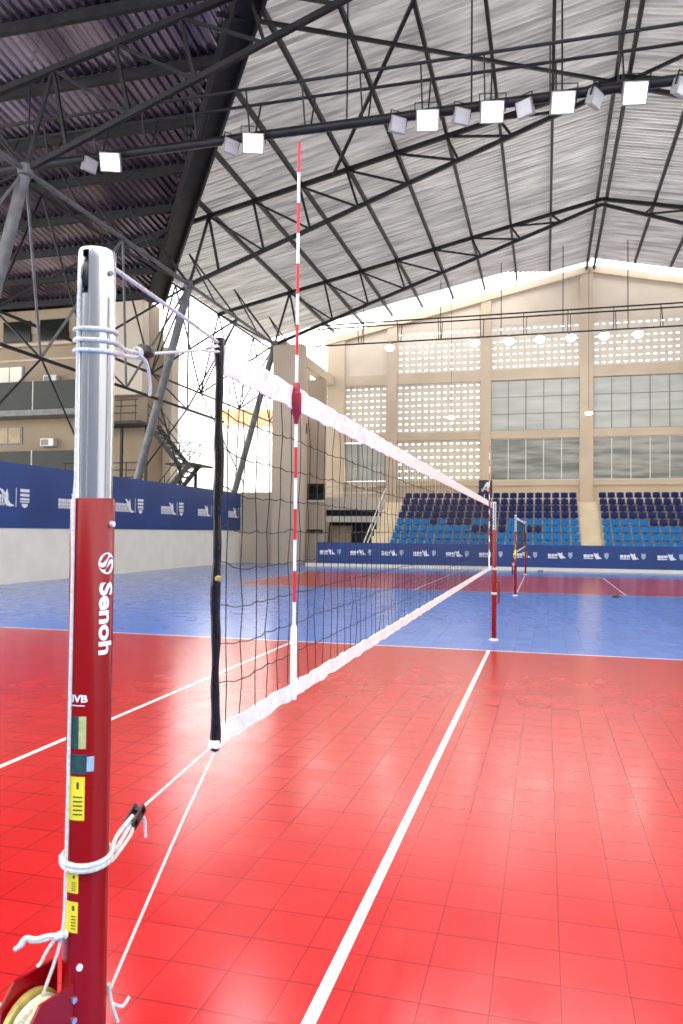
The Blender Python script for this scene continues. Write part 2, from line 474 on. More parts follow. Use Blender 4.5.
# leaning columns
def column(y, label):
    t = thing('leaning_column', label, 'column', group='leaning columns behind the side wall')
    d = Vector((-16.42 + 14.2, 0, 3.88 - 11.85)); foot = Vector((NX, y, NZ)) + d * (11.85 / 7.97)
    MB().tube([(foot.x, y, 0), (NX, y, NZ)], 0.17, 16).build('shaft', K['steel_grey'], t)
    MB().lathe([(0.28, 0), (0.28, 0.05), (0.2, 0.1)], (foot.x, y, 0), 16).build('base_plate', K['steel_grey'], t)
    MB().lathe([(0.1, -0.22), (0.22, -0.15), (0.22, 0.12), (0.12, 0.2)], (NX, y, NZ), 12).build('node_joint', K['steel_grey'], t)
column(BAY[0], 'thick grey leaning steel column at the left edge, topmost in the photo')
column(BAY[1], 'thick grey leaning steel column crossing in front of the metal staircase')
column(BAY[2], 'thick grey leaning steel column seen through the near net, by the beige pier')

# longitudinal space-frame along the eave
lt = thing('eave_space_frame', 'grey lattice space frame running along the left eave between the leaning columns', 'truss')
MB().tube([(NX, 8, NZ), (NX, 49, NZ)], 0.075, 10).build('top_pipe', K['steel_grey'], lt)
CHB = (-15.5, 7.15); CHA = (-17.3, 8.85)
MB().tube([(CHB[0], 8, CHB[1]), (CHB[0], 35, CHB[1])], 0.06, 8).build('lower_chord', K['steel'], lt)
MB().tube([(CHA[0], 8, CHA[1]), (CHA[0], 49, CHA[1])], 0.06, 8).build('outer_chord', K['steel'], lt)
MB().tube([(-17.5, 8, zroof(-17.5) - .3), (-17.5, 49, zroof(-17.5) - .3)], 0.06, 8).build('roof_chord', K['steel'], lt)
q = 10.25 / 4
for b0 in (BAY[0] - 10.25, BAY[0], BAY[1], BAY[2]):
    for j in range(4):
        y = b0 + q * j
        top = (NX, y if j % 2 == 0 else y, NZ)
        if j % 2 == 0:
            for s_ in (1, -1):
                yb = y + s_ * q
                if yb > 49 or yb < 8: continue
                if yb < 35: MB().tube([(NX, y, NZ), (CHB[0], yb, CHB[1])], 0.045, 6).build('brace', K['steel_grey'], lt)
                MB().tube([(NX, y, NZ), (CHA[0], yb, CHA[1])], 0.045, 6).build('brace', K['steel'], lt)
                MB().tube([(-17.5, y, zroof(-17.5) - .3), (CHA[0], yb, CHA[1])], 0.045, 6).build('brace', K['steel'], lt)
        else:
            if y < 35: MB().tube([(CHA[0], y, CHA[1]), (CHB[0], y, CHB[1])], 0.04, 6).build('tie', K['steel'], lt)
            MB().tube([(NX, y, NZ), (-15.5, y, zroof(-15.5) - .3)], 0.04, 6).build('tie', K['steel'], lt)
            if y + 2 * q < 49: MB().tube([(-15.5, y, zroof(-15.5) - .3), (NX, y + q, NZ)], 0.04, 6).build('tie', K['steel'], lt)
# a few bright thin sag rods below the lower chord
for (y0, x0, z0, y1, x1, z1) in [(20.8, -15.5, 7.15, 18.2, -16.4, 3.9), (20.8, -15.5, 7.15, 25.9, -16.9, 3.8), (28.4, -15.5, 7.15, 33.5, -16.9, 3.9), (31, -15.5, 7.15, 28.4, -16.4, 3.9), (36.2, -17.3, 8.85, 41, -16.8, 4.4), (41.3, -17.3, 8.85, 38.7, -16.4, 4.0)]:
    MB().tube([(x0, y0, z0), (x1, y1, z1)], 0.035, 6).build('stay_rod', K['steel'], lt)

# roof-plane bracing
def brace(p, q_, label):
    a = Vector((p[0], p[1], zroof(p[0]) - 0.45)); b = Vector((q_[0], q_[1], zroof(q_[0]) - 0.45))
    o = MB().bar(a, b, 0.10, 0.10).build('roof_brace', K['steel']); tag(o, label, 'beam', 'diagonal roof braces')
brace((RX - 0.3, 28.3), (-8.5, 18.4), 'long diagonal roof brace falling left from the ridge across the near roof')
brace((RX + 0.3, 28.3), (12, 18.6), 'diagonal roof brace rising to the right frame edge from the ridge')
brace((-2.9, 19.5), (-8.0, 28.2), 'diagonal roof brace crossing behind the near lighting pipe')

# ------------------------------------------------------------------ gable wall
YW = 49.0
def zgab(x): return 18.30 - SL * abs(2.65 - x)
piers = [(-14.14, -12.96), (-10.09, -9.42), (-3.97, -3.35), (2.06, 2.83), (8.32, 9.02), (14.6, 15.4)]
def gable():
    mb = MB()
    # panels behind the piers at each bay: solid infill where there is no opening
    for i in range(len(piers) - 1):
        x0, x1 = piers[i][1], piers[i + 1][0]
        # top plain panel
        mb.prism([(x0, 14.9 if i > 0 else 12.1), (x1, 14.9 if i > 0 else 12.1), (x1, zgab(x1)), (x0, zgab(x0))] if not (x0 < 2.65 < x1) else
                 [(x0, 14.9), (x1, 14.9), (x1, zgab(x1)), (2.65, zgab(2.65)), (x0, zgab(x0))], 'y', YW + 0.08, YW + 0.28, 1)
        mb.box(x0, x1, YW + 0.08, YW + 0.28, 0, 5.08, 0)
    return mb
struct(gable(), 'wall_back', [K['beige'], K['beige_light']])
for (x0, x1) in piers:
    mb = MB(); mb.prism([(x0, 0), (x1, 0), (x1, zgab(x1)), ((x0 + x1) / 2, zgab((x0 + x1) / 2)), (x0, zgab(x0))], 'y', YW - 0.12, YW + 0.4)
    struct(mb, 'trim_1', K['beige'])
for (z0, z1) in ((4.75, 5.08), (7.71, 8.21), (11.42, 12.11)):
    struct(MB().box(-14.1, 15.4, YW - 0.04, YW + 0.34, z0, z1), 'trim_2', K['beige'])
struct(MB().bar((-14.3, YW + 0.1, zgab(-14.3) - 0.2), (2.65, YW + 0.1, zgab(2.65) - 0.2), 0.6, 0.42).bar((2.65, YW + 0.1, zgab(2.65) - 0.2), (16, YW + 0.1, zgab(16) - 0.2), 0.6, 0.42), 'trim_3', K['beige'])

def lattice(x0, x1, z0, z1, rows, cols, y=YW + 0.1):
    mb = MB(); ph = (z1 - z0) / rows; pw = (x1 - x0) / cols
    hh, hw = ph * 0.20, pw * 0.46
    for r in range(rows + 1):
        za = z0 + r * ph - (ph - hh) / 2; zb = za + (ph - hh)
        mb.box(x0, x1, y, y + 0.10, max(z0, za), min(z1, zb))
    for c in range(cols + 1):
        xa = x0 + c * pw - (pw - hw) / 2; xb = xa + (pw - hw)
        mb.box(max(x0, xa), min(x1, xb), y + 0.004, y + 0.096, z0, z1)
    o = mb.build('wall_back', K['block']); o['kind'] = 'structure'
for i, (z0, z1, rows) in enumerate(((5.08, 7.71, 6), (8.21, 11.42, 8), (12.11, 14.9, 7))):
    for j in range(len(piers) - 1):
        x0, x1 = piers[j][1], piers[j + 1][0]
        if j == 0 and i == 2: continue
        if i < 2 and j >= 2: continue
        if i == 0 and j == 0: continue
        lattice(x0, x1, z0, z1, rows, max(5, round((x1 - x0) / 0.42)))
def window(x0, x1, z0, z1, nx, nzr, pm, mm, n):
    y = YW + 0.12
    fr = MB(); t = 0.05
    fr.box(x0, x1, y, y + 0.09, z0, z0 + t).box(x0, x1, y, y + 0.09, z1 - t, z1)
    for c in range(nx + 1):
        x = x0 + (x1 - x0) * c / nx; fr.box(max(x0, x - t / 2), min(x1, x + t / 2), y - 0.01, y + 0.08, z0, z1)
    for r in range(1, nzr):
        z = z0 + (z1 - z0) * r / nzr; fr.box(x0, x1, y + 0.003, y + 0.07, z - t / 2, z + t / 2)
    o = fr.build('window_%d' % n, mm); o['kind'] = 'structure'
    for c in range(nx):
        for r in range(nzr):
            xa, xb = x0 + (x1 - x0) * c / nx + t / 2, x0 + (x1 - x0) * (c + 1) / nx - t / 2
            za, zb = z0 + (z1 - z0) * r / nzr + t / 2, z0 + (z1 - z0) * (r + 1) / nzr - t / 2
            MB().box(xa, xb, y + 0.02, y + 0.035, za, zb).build('pane', pm, o)
n = 1
for j in (2, 3, 4):
    x0, x1 = piers[j][1], piers[j + 1][0]
    window(x0, x1, 8.21, 11.42, 5, 3, K['pane_up'], K['mull_dark'], n)
    window(x0, x1, 5.08, 7.71, 5, 1, K['pane_low'], K['mull_white'], n + 1); n += 2
window(-12.9, -10.15, 5.12, 7.6, 3, 1, K['pane_up'], K['mull_dark'], n)

# ------------------------------------------------------------------ left side walls
mb = MB().box(-16.6, -16.2, 4, 39.3, 0, 3.72)
struct(mb, 'wall_left', K['cream'])
struct(MB().box(-16.19, -14.2, 38.95, 39.25, 0, 3.85), 'wall_left', K['beige'])
struct(MB().box(-14.2, -12.5, 38.5, 39.1, 0, NZ - 0.1), 'wall_left', K['beige'])
struct(MB().box(-13.15, -12.05, 41.4, 41.65, 0, 10.4), 'wall_left', K['beige'])
struct(MB().box(-14.1, -13.8, 39.1, 49, 0, 3.2).box(-14.1, -13.8, 43.2, 44.0, 3.2, 11.6).box(-14.1, -13.8, 46.0, 46.7, 3.2, 11.6).box(-14.1, -13.8, 39.1, 47.6, 7.6, 8.2).box(-14.08, -13.9, 39.1, 46.4, 3.2, 7.6), 'wall_left', K['beige'])
struct(MB().box(-14.3, -13.7, 39.1, 49, 11.55, 12.15), 'trim_4', K['beige'])
tag(MB().box(-12.22, -11.5, 38.42, 38.5, 3.5, 4.3).box(-12.05, -11.67, 38.40, 38.42, 3.62, 4.18).build('z', K['black']), '', '') if False else None
sb = thing('scoreboard', 'small black scoreboard panel fixed to the beige pier behind the near net', 'scoreboard')
MB().box(-13.05, -12.05, 41.22, 41.39, 3.55, 4.45, bev=0.02).build('case', K['black'], sb)
MB().box(-12.97, -12.6, 41.205, 41.22, 3.9, 4.3).box(-12.5, -12.13, 41.205, 41.22, 3.9, 4.3).build('display', K['glass_dark'], sb)
MB().box(-13.0, -12.1, 41.15, 41.39, 3.40, 3.50).build('ledge', K['mull_white'], sb)
o = MB().box(-13.1, -12.15, 41.28, 41.4, 1.65, 1.85, bev=0.01).build('wall_plate', K['black']); tag(o, 'narrow black plate low on the beige pier under the scoreboard', 'sign')

struct(MB().box(-30, 20.3, -12.3, -12.0, 0, 10.0), 'wall_front_added', K['mull_dark'])  # unseen wall added behind the camera; its grey darkens reflections and cuts light
struct(MB().box(20.0, 20.3, -12, 49, 0, 10.5), 'wall_right_unseen', K['cream'])  # unseen right side of the hall; height set to close off sky light
# logo strip on the left wall
def logo_marks(parent, place, s=1.0):
    """place(u, w) -> function mapping logo plane coordinates to world, u along, w up."""
    def quadstrip(mb, u0, u1, w0, w1, sl=0.0):
        mb.add([place(u0 + sl * w0, w0, 0), place(u1 + sl * w0, w0, 0), place(u1 + sl * w1, w1, 0), place(u0 + sl * w1, w1, 0),
                place(u0 + sl * w0, w0, 1), place(u1 + sl * w0, w0, 1), place(u1 + sl * w1, w1, 1), place(u0 + sl * w1, w1, 1)],
               [(0, 1, 2, 3), (4, 5, 6, 7), (0, 1, 5, 4), (1, 2, 6, 5), (2, 3, 7, 6), (3, 0, 4, 7)])
    mb = MB(); rnd = random.Random(3)
    for w0, w1 in ((0.24, 0.36), (0.12, 0.22), (0.03, 0.10)):
        u = 0.0
        while u < 0.85:
            wd = rnd.choice((0.07, 0.09, 0.11)); quadstrip(mb, u, u + wd, w0, w1); quadstrip(mb, u + .01, u + wd, w0 - .01, w0 + .02); u += wd + 0.025
    mb.build('wordmark', K['white'], parent)
    mb = MB()
    poly = [(0.70, 0.56), (0.86, 0.52), (0.98, 0.42), (1.06, 0.55), (1.12, 0.36), (1.12, 0.20), (1.22, 0.10), (1.42, 0.04), (1.25, 0.0), (1.05, 0.02), (0.95, 0.12), (0.92, 0.26), (0.82, 0.40)]
    nn = len(poly)
    mb.add([place(u, w, 0) for u, w in poly] + [place(u, w, 1) for u, w in poly], [tuple(range(nn)), tuple(range(nn, 2 * nn))] + [(i, (i + 1) % nn, (i + 1) % nn + nn, i + nn) for i in range(nn)])
    mb.build('wing_emblem', K['white'], parent)
    mb = MB(); quadstrip(mb, 1.47, 1.495, 0.0, 0.6)
    for w0, w1 in ((0.48, 0.58), (0.34, 0.43), (0.22, 0.29), (0.15, 0.19)): quadstrip(mb, 1.68, 2.12, w0, w1)
    sh = [(1.75, 0.11), (2.05, 0.11), (2.03, 0.03), (1.9, -0.03), (1.77, 0.03)]
    mb.add([place(u, w, 0) for u, w in sh] + [place(u, w, 1) for u, w in sh], [tuple(range(5)), tuple(range(5, 10))] + [(i, (i + 1) % 5, (i + 1) % 5 + 5, i + 5) for i in range(5)])
    mb.build('side_mark', K['white'], parent)
bn = thing('wall_banner', 'long navy banner with white winged emblems along the top of the cream side wall', 'banner')
MB().box(-16.2, -16.165, 4, 39.3, 1.75, 3.80).build('sheet', K['navy'], bn)
for y0 in (11.8, 15.45, 19.1, 22.75, 26.35, 30.0, 33.65, 37.2):
    logo_marks(bn, lambda u, w, d, y0=y0: (-16.162 + 0.006 * d, y0 + u, 2.42 + w))

# ------------------------------------------------------------------ far banner (stand front)
fb = thing('stand_banner', 'navy banner with small white emblems across the front of the far stand', 'banner')
MB().box(-11.0, 17, 36.5, 36.6, 0.16, 1.20).build('sheet', K['navy'], fb)
for k in range(-8, 9):
    x0 = 1.7 + 1.57 * k
    if x0 < -11.1: continue
    mb = MB()
    y0, y1 = 36.49, 36.499
    z = 0.60
    for (ua, ub, wa, wb) in ((0, .14, .07, .2), (.16, .26, .07, .2), (.28, .42, .09, .2), (.0, .42, .0, .045)):
        mb.box(x0 + ua, x0 + ub, y0, y1, z + wa, z + wb)
    mb.prism([(x0 + .42, z + .28), (x0 + .56, z + .22), (x0 + .62, z + .29), (x0 + .66, z + .12), (x0 + .80, z + .02), (x0 + .55, z - .02), (x0 + .48, z + .1)], 'y', y0, y1)
    mb.build('wing_emblem', K['white'], fb)
    MB().prism([(x0 + .90, z + .27), (x0 + 1.08, z + .27), (x0 + 1.08, z + .1), (x0 + .99, z - .02), (x0 + .90, z + .1)], 'y', y0, y1).build('shield', K['grey_blue'], fb)
o = MB().box(-11.6, 17, 36.45, 36.62, 0, 0.16).build('kerb', K['cream']); tag(o, 'low cream kerb under the navy banner at the foot of the far stand', 'kerb')

# ------------------------------------------------------------------ bleachers
ROWY = [37.15 + 0.6 * i for i in range(8)]
ROWZ = [0.80 + 0.36 * i for i in range(8)]
gs = thing('grandstand', 'stepped beige concrete grandstand carrying rows of blue seats', 'grandstand')
for i in range(8):
    MB().box(-8.6, 17, ROWY[i] - 0.25, ROWY[i] + 0.35, 0.0, ROWZ[i]).build('seating_step', K['tan'], gs)
    MB().box(1.66, 2.58, ROWY[i] - (0.52 if i else 0.45), ROWY[i] - 0.25, ROWZ[i - 1] if i else 0.0, ROWZ[i] - 0.18).build('aisle_step', K['tan'], gs)
MB().box(-8.6, 17, 41.7, 48.7, 3.05, 3.40).build('rear_deck', K['tan'], gs)
MB().box(-8.6, 17, 41.7, 41.9, 0, 3.05).build('rear_wall', K['tan'], gs)
def seat_mesh(m):
    mb = MB()
    # pan: dished, with front lip
    w = 0.178
    prof = [(-0.20, 0.28), (-0.17, 0.315), (-0.02, 0.30), (0.12, 0.315), (0.165, 0.36), (0.19, 0.47), (0.205, 0.585), (0.235, 0.585), (0.225, 0.47), (0.20, 0.34), (0.15, 0.28), (0.0, 0.265), (-0.16, 0.27)]
    nP = len(prof); xs = [-w, -w * 0.8, 0, w * 0.8, w]; vs = []
    for x in xs:
        e = abs(x) / w
        for k, (y, z) in enumerate(prof):
            zz = z - (0.035 * e ** 4 if z > 0.55 else 0) + (0.02 * e ** 3 if z < 0.34 else 0)
            yy_ = y - (0.03 * e ** 2 if z > 0.35 else 0)
            vs.append((x, yy_, zz))
    fs = []
    for i in range(4):
        for k in range(nP):
            fs.append((i * nP + k, i * nP + (k + 1) % nP, (i + 1) * nP + (k + 1) % nP, (i + 1) * nP + k))
    fs.append(tuple(range(nP))); fs.append(tuple(4 * nP + k for k in range(nP))[::-1])
    mb.add(vs, fs, 0, True)
    mb.box(-0.05, 0.05, -0.05, 0.12, 0.0, 0.27, 1)
    o = mb.build('stadium_seat', [m, K['steel_grey']])
    return o
navy0, blue0 = seat_mesh(K['seat_navy']), seat_mesh(K['seat_blue'])
used = {0: False, 1: False}
P = 0.434
rowname = ['front row', 'second row', 'third row', 'fourth row', 'fifth row', 'sixth row', 'seventh row', 'back row']
odd = {(4 - 1, c) for c in ()}
left_navy = {(3, c) for c in (4, 8, 13, 14, 15)} | {(2, c) for c in (4, 5, 8, 9, 10)} | {(1, 8)}
left_navy = {(3, 8 - 0), (3, 12), (3, 13), (3, 14), (3, 16), (2, 10), (2, 11), (2, 8), (2, 9), (2, 4), (2, 5), (1, 9), (3, 9)}
for blk in ('left', 'right'):
    ncol = 21 if blk == 'left' else 15
    for i in range(8):
        for c in range(ncol):
            x = (1.40 - P * c) if blk == 'left' else (2.86 + P * c)
            dark = i >= 4
            if i < 4:
                dark = ((i, c) in left_navy) if blk == 'left' else (i == 3 and c >= 5)
            src, key = (navy0, 0) if dark else (blue0, 1)
            o = src if not used[key] else src.copy()
            if used[key]: C.objects.link(o)
            used[key] = True
            o.location = (x, ROWY[i], ROWZ[i])
            tag(o, '%s plastic seat in the %s, %s to the %s of the aisle steps' % ('navy' if dark else 'light blue', rowname[i], ORD[c], blk), 'seat', 'stadium seats in the block %s of the aisle' % blk)

# left tunnel area beside the stand
tn = thing('stand_entrance', 'low beige entrance block with dark opening left of the far stand', 'entrance')
MB().box(-12.5, -8.85, 41.9, 42.3, 2.98, 3.7).build('parapet', K['beige_light'], tn)
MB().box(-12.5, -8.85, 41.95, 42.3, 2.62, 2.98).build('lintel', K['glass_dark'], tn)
MB().box(-12.5, -8.85, 41.7, 42.3, 2.3, 2.62).build('slab', K['block'], tn)
MB().box(-12.5, -8.85, 43.6, 43.8, 0, 2.3).build('back_wall', K['glass_dark'], tn)  # darkness of the recess is put into this near-black wall colour
MB().box(-12.3, -11.0, 43.35, 43.55, 0, 2.1).build('inner_door', K['shutter'], tn)
MB().box(-12.5, -12.4, 41.95, 43.6, 0, 2.3).box(-9.0, -8.85, 41.95, 43.6, 0, 2.3).build('side_wall', K['beige'], tn)
rl = thing('guard_rail', 'white pipe guard rail above the dark entrance opening', 'railing')
for z in (3.95, 4.3): MB().tube([(-12.6, 42.0, z), (-9.2, 42.0, z)], 0.025, 6).build('rail', K['mull_white'], rl)
for x in (-12.5, -11.6, -10.7, -9.8): MB().tube([(x, 42.0, 3.7), (x, 42.0, 4.32)], 0.025, 6).build('post', K['mull_white'], rl)
hr = thing('handrail', 'white sloping double handrail beside the left edge of the far stand', 'railing')
for dz in (0.45, 0.95): MB().tube([(-8.72, 37.0, 0.3 + dz), (-8.72, 42.2, 3.25 + dz)], 0.035, 8).build('rail', K['mull_white'], hr)
for k in range(4):
    y = 37.0 + 1.7 * k; MB().tube([(-8.72, y, 0.0), (-8.72, y, 1.25 + 0.567 * (y - 37.0))], 0.03, 6).build('post', K['mull_white'], hr)

# sector sign and its striped pole
sg = thing('sector_sign', 'small black sign with a white slanted letter at the back of the far stand', 'sign')
MB().box(-3.50, -2.78, 42.0, 42.06, 3.85, 4.62).build('panel', K['sign'], sg)
MB().prism([(-3.36, 4.0), (-3.26, 4.0), (-3.1, 4.28), (-3.06, 4.28), (-3.06, 4.0), (-2.96, 4.0), (-2.96, 4.5), (-3.08, 4.5)], 'y', 41.985, 41.999).build('letter', K['white'], sg)
MB().bar((-3.36, 41.99, 4.12), (-2.98, 41.99, 4.12), 0.01, 0.05).build('letter_bar', K['white'], sg)
MB().tube([(-3.14, 42.08, 3.3), (-3.14, 42.08, 3.9)], 0.025, 6).build('stem', K['black'], sg)

# ------------------------------------------------------------------ stand building to the left (faces the court)
bd = thing('stand_building', 'pale orange rendered building with dark glass balconies beyond the side wall', 'building')
FY = 35.0
MB().box(-36, -19.7, FY, FY + 1.6, 0, 12.2).build('wall', K['concrete'], bd)
MB().box(-36, -19.7, FY - 0.05, FY + 1.1, 12.2, 13.48).build('top_band', K['concrete'], bd)
MB().box(-36, -19.9, FY - 0.3, FY, 11.5, 11.65).build('ledge', K['beige'], bd)
MB().box(-36, -19.7, FY - 0.05, FY, 10.75, 10.85).build('groove_trim', K['beige'], bd)
for i, x in enumerate((-35.5, -33.2, -30.9, -28.4, -26.1, -23.9, -21.8)):
    MB().box(x, x + 1.7, FY - 0.14, FY - 0.02, 11.8, 12.9).build('window', K['glass_dark'], bd)
for zf in (5.75, 9.35):
    MB().box(-36, -22.6, FY - 1.3, FY, zf - 1.75, zf - 1.45).build('balcony_slab', K['steel_grey'] if zf > 7 else K['steel'], bd)
    x = -35.8
    while x < -22.9:
        x1 = min(x + 2.55, -22.65)
        bp_ = MB().box(x + 0.06, x1 - 0.06, FY - 1.3, FY - 1.26, zf - 1.42, zf + 0.0).build('balcony_panel', K['glass_dark'], bd)
        MB().tube([(x, FY - 1.28, zf - 1.45), (x, FY - 1.28, zf + 0.03)], 0.03, 6).build('baluster', K['mull_white'], bd)
        x = x1
for zf, mm in ((9.65, K['cream']), (6.35, K['shutter'])):
    for x0 in (-33.5, -29.6):
        w_ = MB().box(x0 - 0.06, x0 + 2.46, FY - 0.06, FY, zf - 0.06, zf + 0.86).build('window', K['mull_dark'], bd)
        for k in range(3): MB().box(x0 + 0.8 * k + 0.03, x0 + 0.8 * k + 0.77, FY - 0.09, FY - 0.06, zf, zf + 0.8).build('shutter', mm, w_)
for x0, z0 in ((-25.7, 9.45), (-25.8, 6.1)):
    a_ = MB().box(x0, x0 + 0.8, FY - 0.35, FY, z0, z0 + 0.42, bev=0.03).build('air_conditioner', K['ac'], bd)
    MB().box(x0 + 0.06, x0 + 0.5, FY - 0.36, FY - 0.345, z0 + 0.06, z0 + 0.36).build('grille', K['mull_dark'], a_)
# side blocks right of the near post
MB().box(-21.6, -19.7, FY - 0.6, FY, 8.6, 13.4).build('corner_tower', K['beige_light'], bd)
MB().box(-20.5, -19.2, FY + 1.6, FY + 2.4, 0, 11.5).build('rear_wing', K['beige_light'], bd)

# metal staircase
sc = thing('metal_staircase', 'dark steel outdoor staircase with railings climbing beside the stand building', 'staircase')
SY = 36.0
def flight(x0, z0, x1, z1, n, y0, y1):
    for y in (y0, y1):
        MB().bar((x0, y, z0), (x1, y, z1), 0.06, 0.22).build('stringer', K['steel'], sc)
        for d in (0.5, 1.0): MB().tube([(x0, y, z0 + d), (x1, y, z1 + d)], 0.022, 6).build('handrail', K['steel'], sc)
        for k in range(4):
            t = k / 3; MB().tube([(x0 + (x1 - x0) * t, y, z0 + (z1 - z0) * t), (x0 + (x1 - x0) * t, y, z0 + (z1 - z0) * t + 1.0)], 0.02, 6).build('baluster', K['steel'], sc)
    for k in range(n):
        t = (k + 0.5) / n; x = x0 + (x1 - x0) * t; z = z0 + (z1 - z0) * t
        MB().box(x - 0.13, x + 0.13, y0, y1, z - 0.02, z + 0.03).build('tread', K['steel'], sc)
flight(-19.4, 7.1, -17.6, 4.95, 8, SY - 1.5, SY - 0.4)
flight(-16.4, 4.95, -18.4, 2.6, 9, SY - 2.8, SY - 1.7)
MB().box(-17.7, -16.3, SY - 2.8, SY - 0.4, 4.88, 4.98).build('landing', K['steel'], sc)
MB().box(-22.4, -19.3, 33.4, 34.9, 6.98, 7.12).build('landing', K['steel'], sc)
for z in (7.5, 7.85, 8.15): MB().tube([(-22.4, 33.45, z), (-19.4, 33.45, z)], 0.022, 6).build('handrail', K['steel'], sc)
for x in (-22.3, -21.3, -20.3, -19.5): MB().tube([(x, 33.45, 7.1), (x, 33.45, 8.15)], 0.022, 6).build('baluster', K['steel'], sc)
for z in (5.5, 5.95): MB().tube([(-17.7, SY - 2.8, z), (-16.35, SY - 2.8, z), (-16.35, SY - 0.4, z)], 0.022, 6).build('handrail', K['steel'], sc)
for x, z in ((-16.75, 4.9), (-17.6, 4.9), (-22.3, 7.0), (-19.5, 7.0), (-20.9, 7.0)):
    MB().bar((x, 34.55, 0), (x, 34.55, z), 0.12, 0.12).build('support_post', K['steel'], sc)
lr = thing('gallery_railing', 'grey pipe railing just above the navy banner near the leaning column', 'railing')
for z in (4.2, 4.55, 4.9): MB().tube([(-22.5, 32.0, z), (-18.0, 32.0, z)], 0.025, 6).build('rail', K['steel'], lr)
for x in (-22.4, -21.3, -20.2, -19.1, -18.1): MB().tube([(x, 32.0, 0), (x, 32.0, 4.9)], 0.03, 6).build('post', K['steel'], lr)

# houses outdoors
h1 = thing('white_house', 'sunlit white house with a sloping roof line beyond the metal staircase', 'house')
MB().prism([(-34, 0), (-22, 0), (-22, 9.4), (-27.3, 10.4), (-30.5, 12.2), (-34, 12.2)], 'y', 58, 66).build('wall', K['house'], h1)
MB().box(-34.3, -30.3, 57.7, 66, 12.2, 12.5).bar((-30.4, 57.9, 12.3), (-22, 57.9, 9.5), 0.3, 0.25).build('roof_edge', K['ac'], h1)
h2 = thing('tiled_house', 'distant white house with orange tiled roof and barred window, seen through the near net', 'house')
MB().box(-29.2, -18.8, 67, 74, 0, 11.6).build('wall', K['house'], h2)
MB().prism([(-29.8, 11.6), (-18.3, 11.6), (-18.3, 12.8), (-29.8, 13.3)], 'y', 66.6, 74.4).build('roof', K['roof_tile'], h2)
w_ = MB().box(-26.2, -23.2, 66.92, 67, 7.0, 9.0).build('window', K['grey_blue'], h2)
for k in range(4): MB().box(-26.2, -23.2, 66.88, 66.92, 7.1 + 0.5 * k, 6.76 + 0.5 * k).build('bar', K['white'], w_)

# ------------------------------------------------------------------ lighting trusses and floodlights
def lightruss(name, label, y, z, x0, x1, dz, step, r, hang):
    t = thing(name, label, 'truss')
    MB().tube([(x0, y, z), (x1, y, z)], r, 10).build('bottom_pipe', K['steel'], t)
    MB().tube([(x0, y - 0.35, z + dz), (x1, y - 0.35, z + dz)], 0.045, 8).build('top_rail', K['steel'], t)
    MB().tube([(x0, y + 0.45, z + dz), (x1, y + 0.45, z + dz)], 0.045, 8).build('top_rail', K['steel'], t)
    x = x0 + 0.3
    while x < x1:
        MB().bar((x, y, z), (x, y - 0.35, z + dz), 0.04, 0.04).build('strut', K['steel'], t)
        MB().bar((x + 0.15, y, z), (x + 0.15, y + 0.45, z + dz), 0.04, 0.04).build('strut', K['steel'], t)
        x += step
    for hx in hang:
        top = (zroof(hx) - 0.1) if hx > xval(y) + 0.2 or y > 36 else zdark(y) - 0.1
        MB().tube([(hx, y, z), (hx, y, top)], 0.025, 6).build('hanger_rod', K['steel'], t)
    return t
lightruss('lighting_truss', 'near lighting truss of dark pipe carrying square floodlights under the roof', 20.0, 12.95, -20, 13, 1.18, 1.65, 0.13, (-15.5, -10.2, -5.3, -1.9, 0.4, 5.5))
lightruss('lighting_truss', 'far lighting truss of thin dark pipe hanging before the gable wall', 44.0, 12.98, -13.5, 14, 1.15, 2.4, 0.045, (-10.5, -5.9, -2.45, 0.94, 4.36, 8.0))

def flood(lit):
    t = thing('floodlight', 'x', 'floodlight')
    MB().box(-0.27, 0.27, 0.0, 0.16, -0.24, 0.24, bev=0.02).build('case', K['case'], t)
    mb = MB()
    for k in range(6): mb.box(-0.22 + 0.08 * k, -0.20 + 0.08 * k, 0.16, 0.24, -0.2, 0.2)
    mb.build('cooling_fins', K['case'], t)
    MB().box(-0.235, 0.235, -0.02, 0.0, -0.205, 0.205).build('lens', K['lamp'] if lit else K['lamp_off'], t)
    MB().bar((-0.30, 0.08, 0), (-0.30, 0.08, 0.38), 0.02, 0.05).bar((0.30, 0.08, 0), (0.30, 0.08, 0.38), 0.02, 0.05).bar((-0.31, 0.08, 0.38), (0.31, 0.08, 0.38), 0.05, 0.02).build('bracket', K['steel'], t)
    return t
fl_on, fl_off = flood(True), flood(False)
lit_l = ['lit white floodlight alone under the shadowed left roof', 'lit white floodlight just left of the antenna tip', 'lit white floodlight first to the right of the antenna, brightest row',
         'lit white floodlight second to the right of the antenna', 'lit white floodlight third to the right of the antenna, left of the ridge', 'lit white floodlight just right of the ridge beam']
for k, x in enumerate((-12.47, -7.94, -3.02, -1.34, 0.42, 2.13)):
    o = fl_on if k == 0 else copy_tree(fl_on)
    tag(o, lit_l[k], 'floodlight', 'lit floodlights on the near lighting truss')
    o.location = (x, 19.72, 12.60); o.scale = (1.12, 1.12, 1.12); o.rotation_euler = (R(28), 0, R(10 if k > 1 else 20))
    ld = bpy.data.lights.new('flood_beam', 'SPOT'); ld.energy = FLOOD_W; ld.spot_size = R(120); ld.spot_blend = 0.6; ld.shadow_soft_size = 0.25; ld.color = (0.95, 0.97, 1.0)
    lo = bpy.data.objects.new('flood_beam', ld); C.objects.link(lo); lo.parent = o; lo.location = (0, -0.3, -0.1); lo.rotation_euler = (R(-62), 0, 0)
